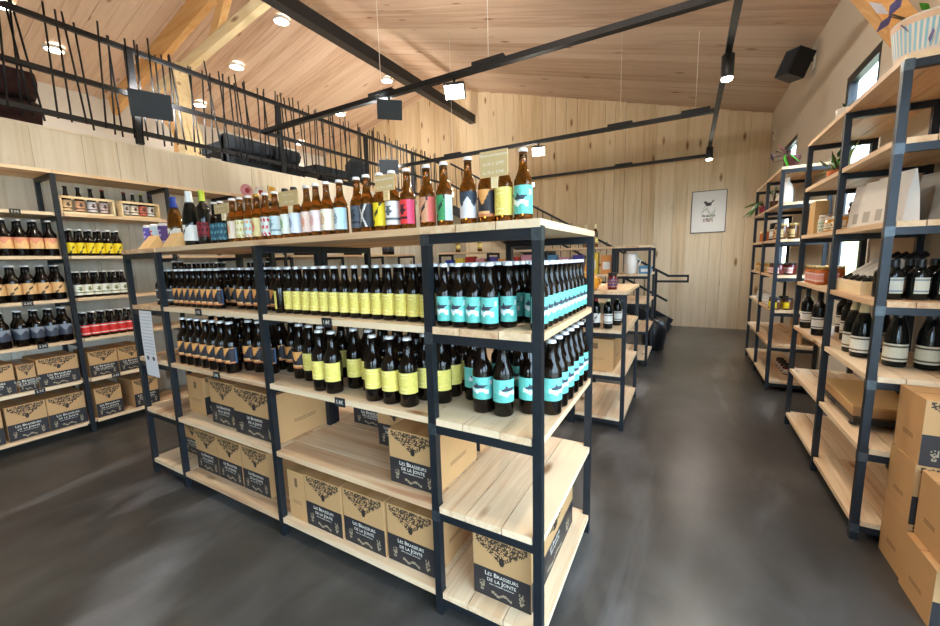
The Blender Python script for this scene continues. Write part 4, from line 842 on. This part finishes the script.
rj('jwh2', make_jar(.046, .11, 'ceramic_white', 'lid_white', p_flat((232, 230, 226), (150, 150, 150), 5)), [(.82, 5.28), (.84, 5.6), (.84, 5.72), (.84, 6.0), (.84, 6.15)], ZR[2], 'white jar with pale label on far shelving', 'white jars on far shelving')
rj('jsm', make_jar(.04, .1, 'jam_red', 'lid_black', p_flat((214, 206, 196), (60, 40, 40), 4)), [(1.0, 5.3), (1.0, 5.42), (1.0, 5.54), (1.0, 5.66)], ZR[0], 'small dark jar at the back of the bottom far shelf', 'small dark jars on bottom far shelf')
t = tag(link('brown_board', MB().box(-.012, .012, -.22, .22, 0, .3).box(-.013, .013, -.22, .22, .14, .146).mesh('brown_board', 'card')), 'large brown cardboard panel leaning on the far shelving', 'cardboard'); t.location = (1.05, 5.3, ZR[1])
# ------------------------------------------------------------------ behind the island
for i, x_ in enumerate((-.745, -.665)): place('rw', make_bottle('wine_bottle', 'wine37', p_flat((226, 224, 214), (90, 90, 100), 1), 'foil_red', 'dark_glass'), (x_, 3.38, .8476), .1, ['red-capped wine bottle, left of pair behind the island', 'red-capped wine bottle, right of pair behind the island'][i])
place('kw', make_bottle('wine_bottle', 'wine37', p_flat((232, 230, 222), (70, 70, 74), 5), 'foil_cream', 'dark_glass'), (-.565, 3.37, .8476), .9, 'cream-capped dark bottle beside the red-capped pair')
row('kw', None, [-.52], [3.55, 3.68, 3.81], .8476, 'dark wine bottle facing the aisle on waist-high shelving', 'wine bottles facing the aisle', rz=1.2)
carton('large plain cardboard carton inside waist-high shelving', -.66, 3.34, .4876, .3, .5, .27, False)
t = thing('jug', 'squat amber jug on waist-high shelving beside the island corner', 'jug', (-.72, 3.40, 1.1676)); part('body', MB().lathe([(0, .003), (.05, 0), (.07, .02), (.075, .08), (.05, .13), (.03, .15), (.034, .17), (.026, .17), (0, .15)], 20), 'honey', t); part('handle', MB().tube((.06, 0, .11), (.095, 0, .08), .008).tube((.095, 0, .08), (.07, 0, .04), .008), 'honey', t)
t = thing('bottle_set', 'tall amber bottle behind the island corner with pale label', 'bottle', (-.78, 3.62, 1.1676)); part('glass', MB().lathe([(0, .003), (.04, 0), (.043, .01), (.043, .17), (.03, .21), (.016, .25), (.015, .3), (0, .3)], 18), 'honey', t); part('paper_label', MB().grid(lambda u, v: (.0436*math.sin(u*1.5), -.0436*math.cos(u*1.5), .05+.1*v), 16, 8, p_flat((226, 220, 190), (120, 110, 60), 5)), 'print', t)
place('packv', make_jar(.04, .14, 'jam_red', 'lid_black', p_flat((70, 60, 100), (180, 120, 90), 6)), (-.55, 3.46, 1.1676), 0, 'dark violet jar on waist-high shelving')
t = thing('jug', 'white cylindrical jug on farthest shelving near the stairs', 'jug', (-.66, 5.55, 1.2076)); part('body', MB().lathe([(0, .003), (.075, 0), (.085, .01), (.085, .26), (.075, .27), (.07, .26), (0, .25)], 20), 'ceramic_white', t); part('handle', MB().tube((.08, 0, .2), (.125, 0, .17), .01).tube((.125, 0, .17), (.08, 0, .08), .01), 'ceramic_white', t)
def pack(label, x, y, z, w_, d_, h_, mt):
    t = thing('boxed_pack', label, 'box', (x, y, z)); part('body', MB().box(-w_/2, w_/2, -d_/2, d_/2, 0, h_), mt, t); part('paper_label', MB().box(-w_*.32, w_*.32, -d_/2-.001, -d_/2, h_*.25, h_*.65), 'paper_white', t)
pack('low blue box beside the white jug on farthest shelving', -.485, 5.62, 1.2076, .14, .2, .1, 'teal_book')
cols = ['blue_book', 'yellow_pack', 'red_book', 'pink_pack', 'purple_can', 'orange_pack', 'red_book', 'pink_pack', 'purple_can', 'teal_book', 'pink_pack', 'purple_can', 'yellow_pack', 'orange_pack']
for i in range(14):
    x_ = -3.42+i*.19
    pack('%s boxed pack on the farthest island, place %s from the left' % (cols[i].split('_')[0], ['one', 'two', 'three', 'four', 'five', 'six', 'seven', 'eight', 'nine', 'ten', 'eleven', 'twelve', 'thirteen', 'fourteen'][i]), x_, 5.52, 1.2076, .15, .12, .24+.06*((i*7) % 5)/5, cols[i])
for i, x_ in enumerate((-1.25, -1.12, -3.3, -2.9)): place('ambt', make_bottle('tall_bottle', 'wine', p_flat((220, 200, 120), (120, 100, 40), 5), 'foil_cream', 'amber_glass'), (x_, 5.55, ZTOP), 0, 'amber bottle on top of the farthest island, place %s from the left' % ['three', 'four', 'one', 'two'][i])
t = thing('black_bucket', 'black rounded bin on the floor at the foot of the stairs', 'bin', (-.42, 6.55, 0)); part('body', MB().lathe([(0, .01), (.14, 0), (.15, .02), (.19, .3), (.17, .4), (.12, .46), (0, .48)], 20), 'black_plastic', t); part('handle', MB().tube((-.06, 0, .46), (0, 0, .52), .01).tube((0, 0, .52), (.06, 0, .46), .01), 'black_plastic', t)
# poster and speaker
t = thing('poster', 'framed white print of a small bird on thistles hung on back wall', 'picture', (.30, YB-.02, 1.85))
def p_bird(u, v):
    if ((u+.02)/.2)**2+((v-.68)/.045)**2 < 1 or abs(v-.70-.35*(u-.1)) < .02 and .0 < u < .3 or ((u+.2)/.1)**2+((v-.73)/.03)**2 < 1: return (70, 62, 62)
    if abs(v-.5+.1*math.sin(u*9)) < .07 and abs(u) < .4 and rnd.random() < .5: return (150, 160, 130)
    if abs(v-.4) < .03 and abs(u) < .4 and rnd.random() < .7: return (96, 86, 80)
    if abs(v-.3) < .05 and abs(u) < .3 and rnd.random() < .6: return (120, 84, 76)
    return (224, 220, 212)
part('frame', MB().box(-.285, .285, -.005, .02, -.01, 0).box(-.285, .285, -.005, .02, .76, .77).box(-.285, -.275, -.005, .02, 0, .76).box(.275, .285, -.005, .02, 0, .76), 'window_frame', t)
part('print_sheet', MB().grid(lambda u, v: (.275*u, 0, .76*v), 60, 80, p_bird, smooth=False), 'print', t)
t = thing('loudspeaker', 'black loudspeaker bracketed high on right wall under the ceiling', 'speaker', (1.0, 6.2, 3.62)); mm = Matrix.Rotation(.35, 3, 'Y') @ Matrix.Rotation(.5, 3, 'Z')
def rot(mb): mb.v = [tuple(mm @ Vector(v)) for v in mb.v]; return mb
part('cabinet', rot(MB().box(-.1, .1, -.11, .11, -.145, .145)), 'black_plastic', t); part('grille', rot(MB().box(-.107, -.1, -.1, .1, -.13, .13)), 'black_fabric', t); part('bracket', MB().tube((.1, 0, 0), (.19, 0, .02), .015), 'black_metal', t); part('wall_plate', MB().box(.165, .179, -.04, .04, -.1, .12), 'cap_white', t)
t = thing('alarm_box', 'small white detector box on right wall near the back corner', 'detector', (XR-.02, 8.35, 3.35)); part('case', MB().box(-.02, .019, -.04, .04, -.08, .08), 'ceramic_white', t); part('lens', MB().box(-.025, -.02, -.02, .02, .01, .05), 'ink_black', t)
# mezzanine furniture
def seat(label, y0, y1, x, zb, zt, mt, ribs=3, name='bench'):
    t = thing(name, label, 'bench', (x, (y0+y1)/2, 2.662)); L_ = (y1-y0)/2
    part('back', MB().box(-.06, .06, -L_, L_, zb-2.662, zt-2.662), mt, t); part('seat', MB().box(-.5, -.06, -L_, L_, .28, .4), mt, t)
    for i in range(ribs): part('roll', MB().tube((.065, -L_, zb-2.662+(zt-zb)*(i+.5)/ribs), (.065, L_, zb-2.662+(zt-zb)*(i+.5)/ribs), (zt-zb)/ribs*.5, 8), mt, t)
    for sy in (-1, 1):
        for sx in (-.45, 0): part('leg', MB().box(sx-.02, sx+.02, sy*(L_-.05)-.02, sy*(L_-.05)+.02, 0, .3), 'black_metal', t)
seat('long black ribbed bench seen through the mezzanine railing', 3.08, 4.14, -5.33, 2.74, 3.14, 'black_fabric', 2)
seat('low black bench farther along the mezzanine railing', 4.6, 5.3, -5.33, 2.70, 2.86, 'black_fabric', 1)
seat('dark maroon sofa behind the mezzanine railing at left edge', .3, 1.40, -5.36, 2.72, 3.24, 'maroon_fabric', 2, 'sofa')
t = thing('office_chair', 'black round-backed chair at end of the low mezzanine bench', 'chair', (-5.5, 5.6, 2.662)); part('backrest', MB().lathe([(0, .3), (.16, .3), (.2, .38), (.19, .58), (.1, .68), (0, .7)], 16), 'black_fabric', t); part('column', MB().tube((0, 0, .03), (0, 0, .32), .03), 'black_metal', t); part('foot_base', MB().lathe([(0, .04), (.22, .03), (.24, 0), (0, 0)], 14), 'black_metal', t)
for i, (x_, y_, mt) in enumerate(((-7.0, 3.35, 'card'), (-6.6, 3.3, 'card'))): carton(['brown carton on mezzanine beside the timber post, left', 'brown carton on mezzanine beside the timber post, right'][i], x_, y_-.3, 2.662, .34, .3, .4, False)
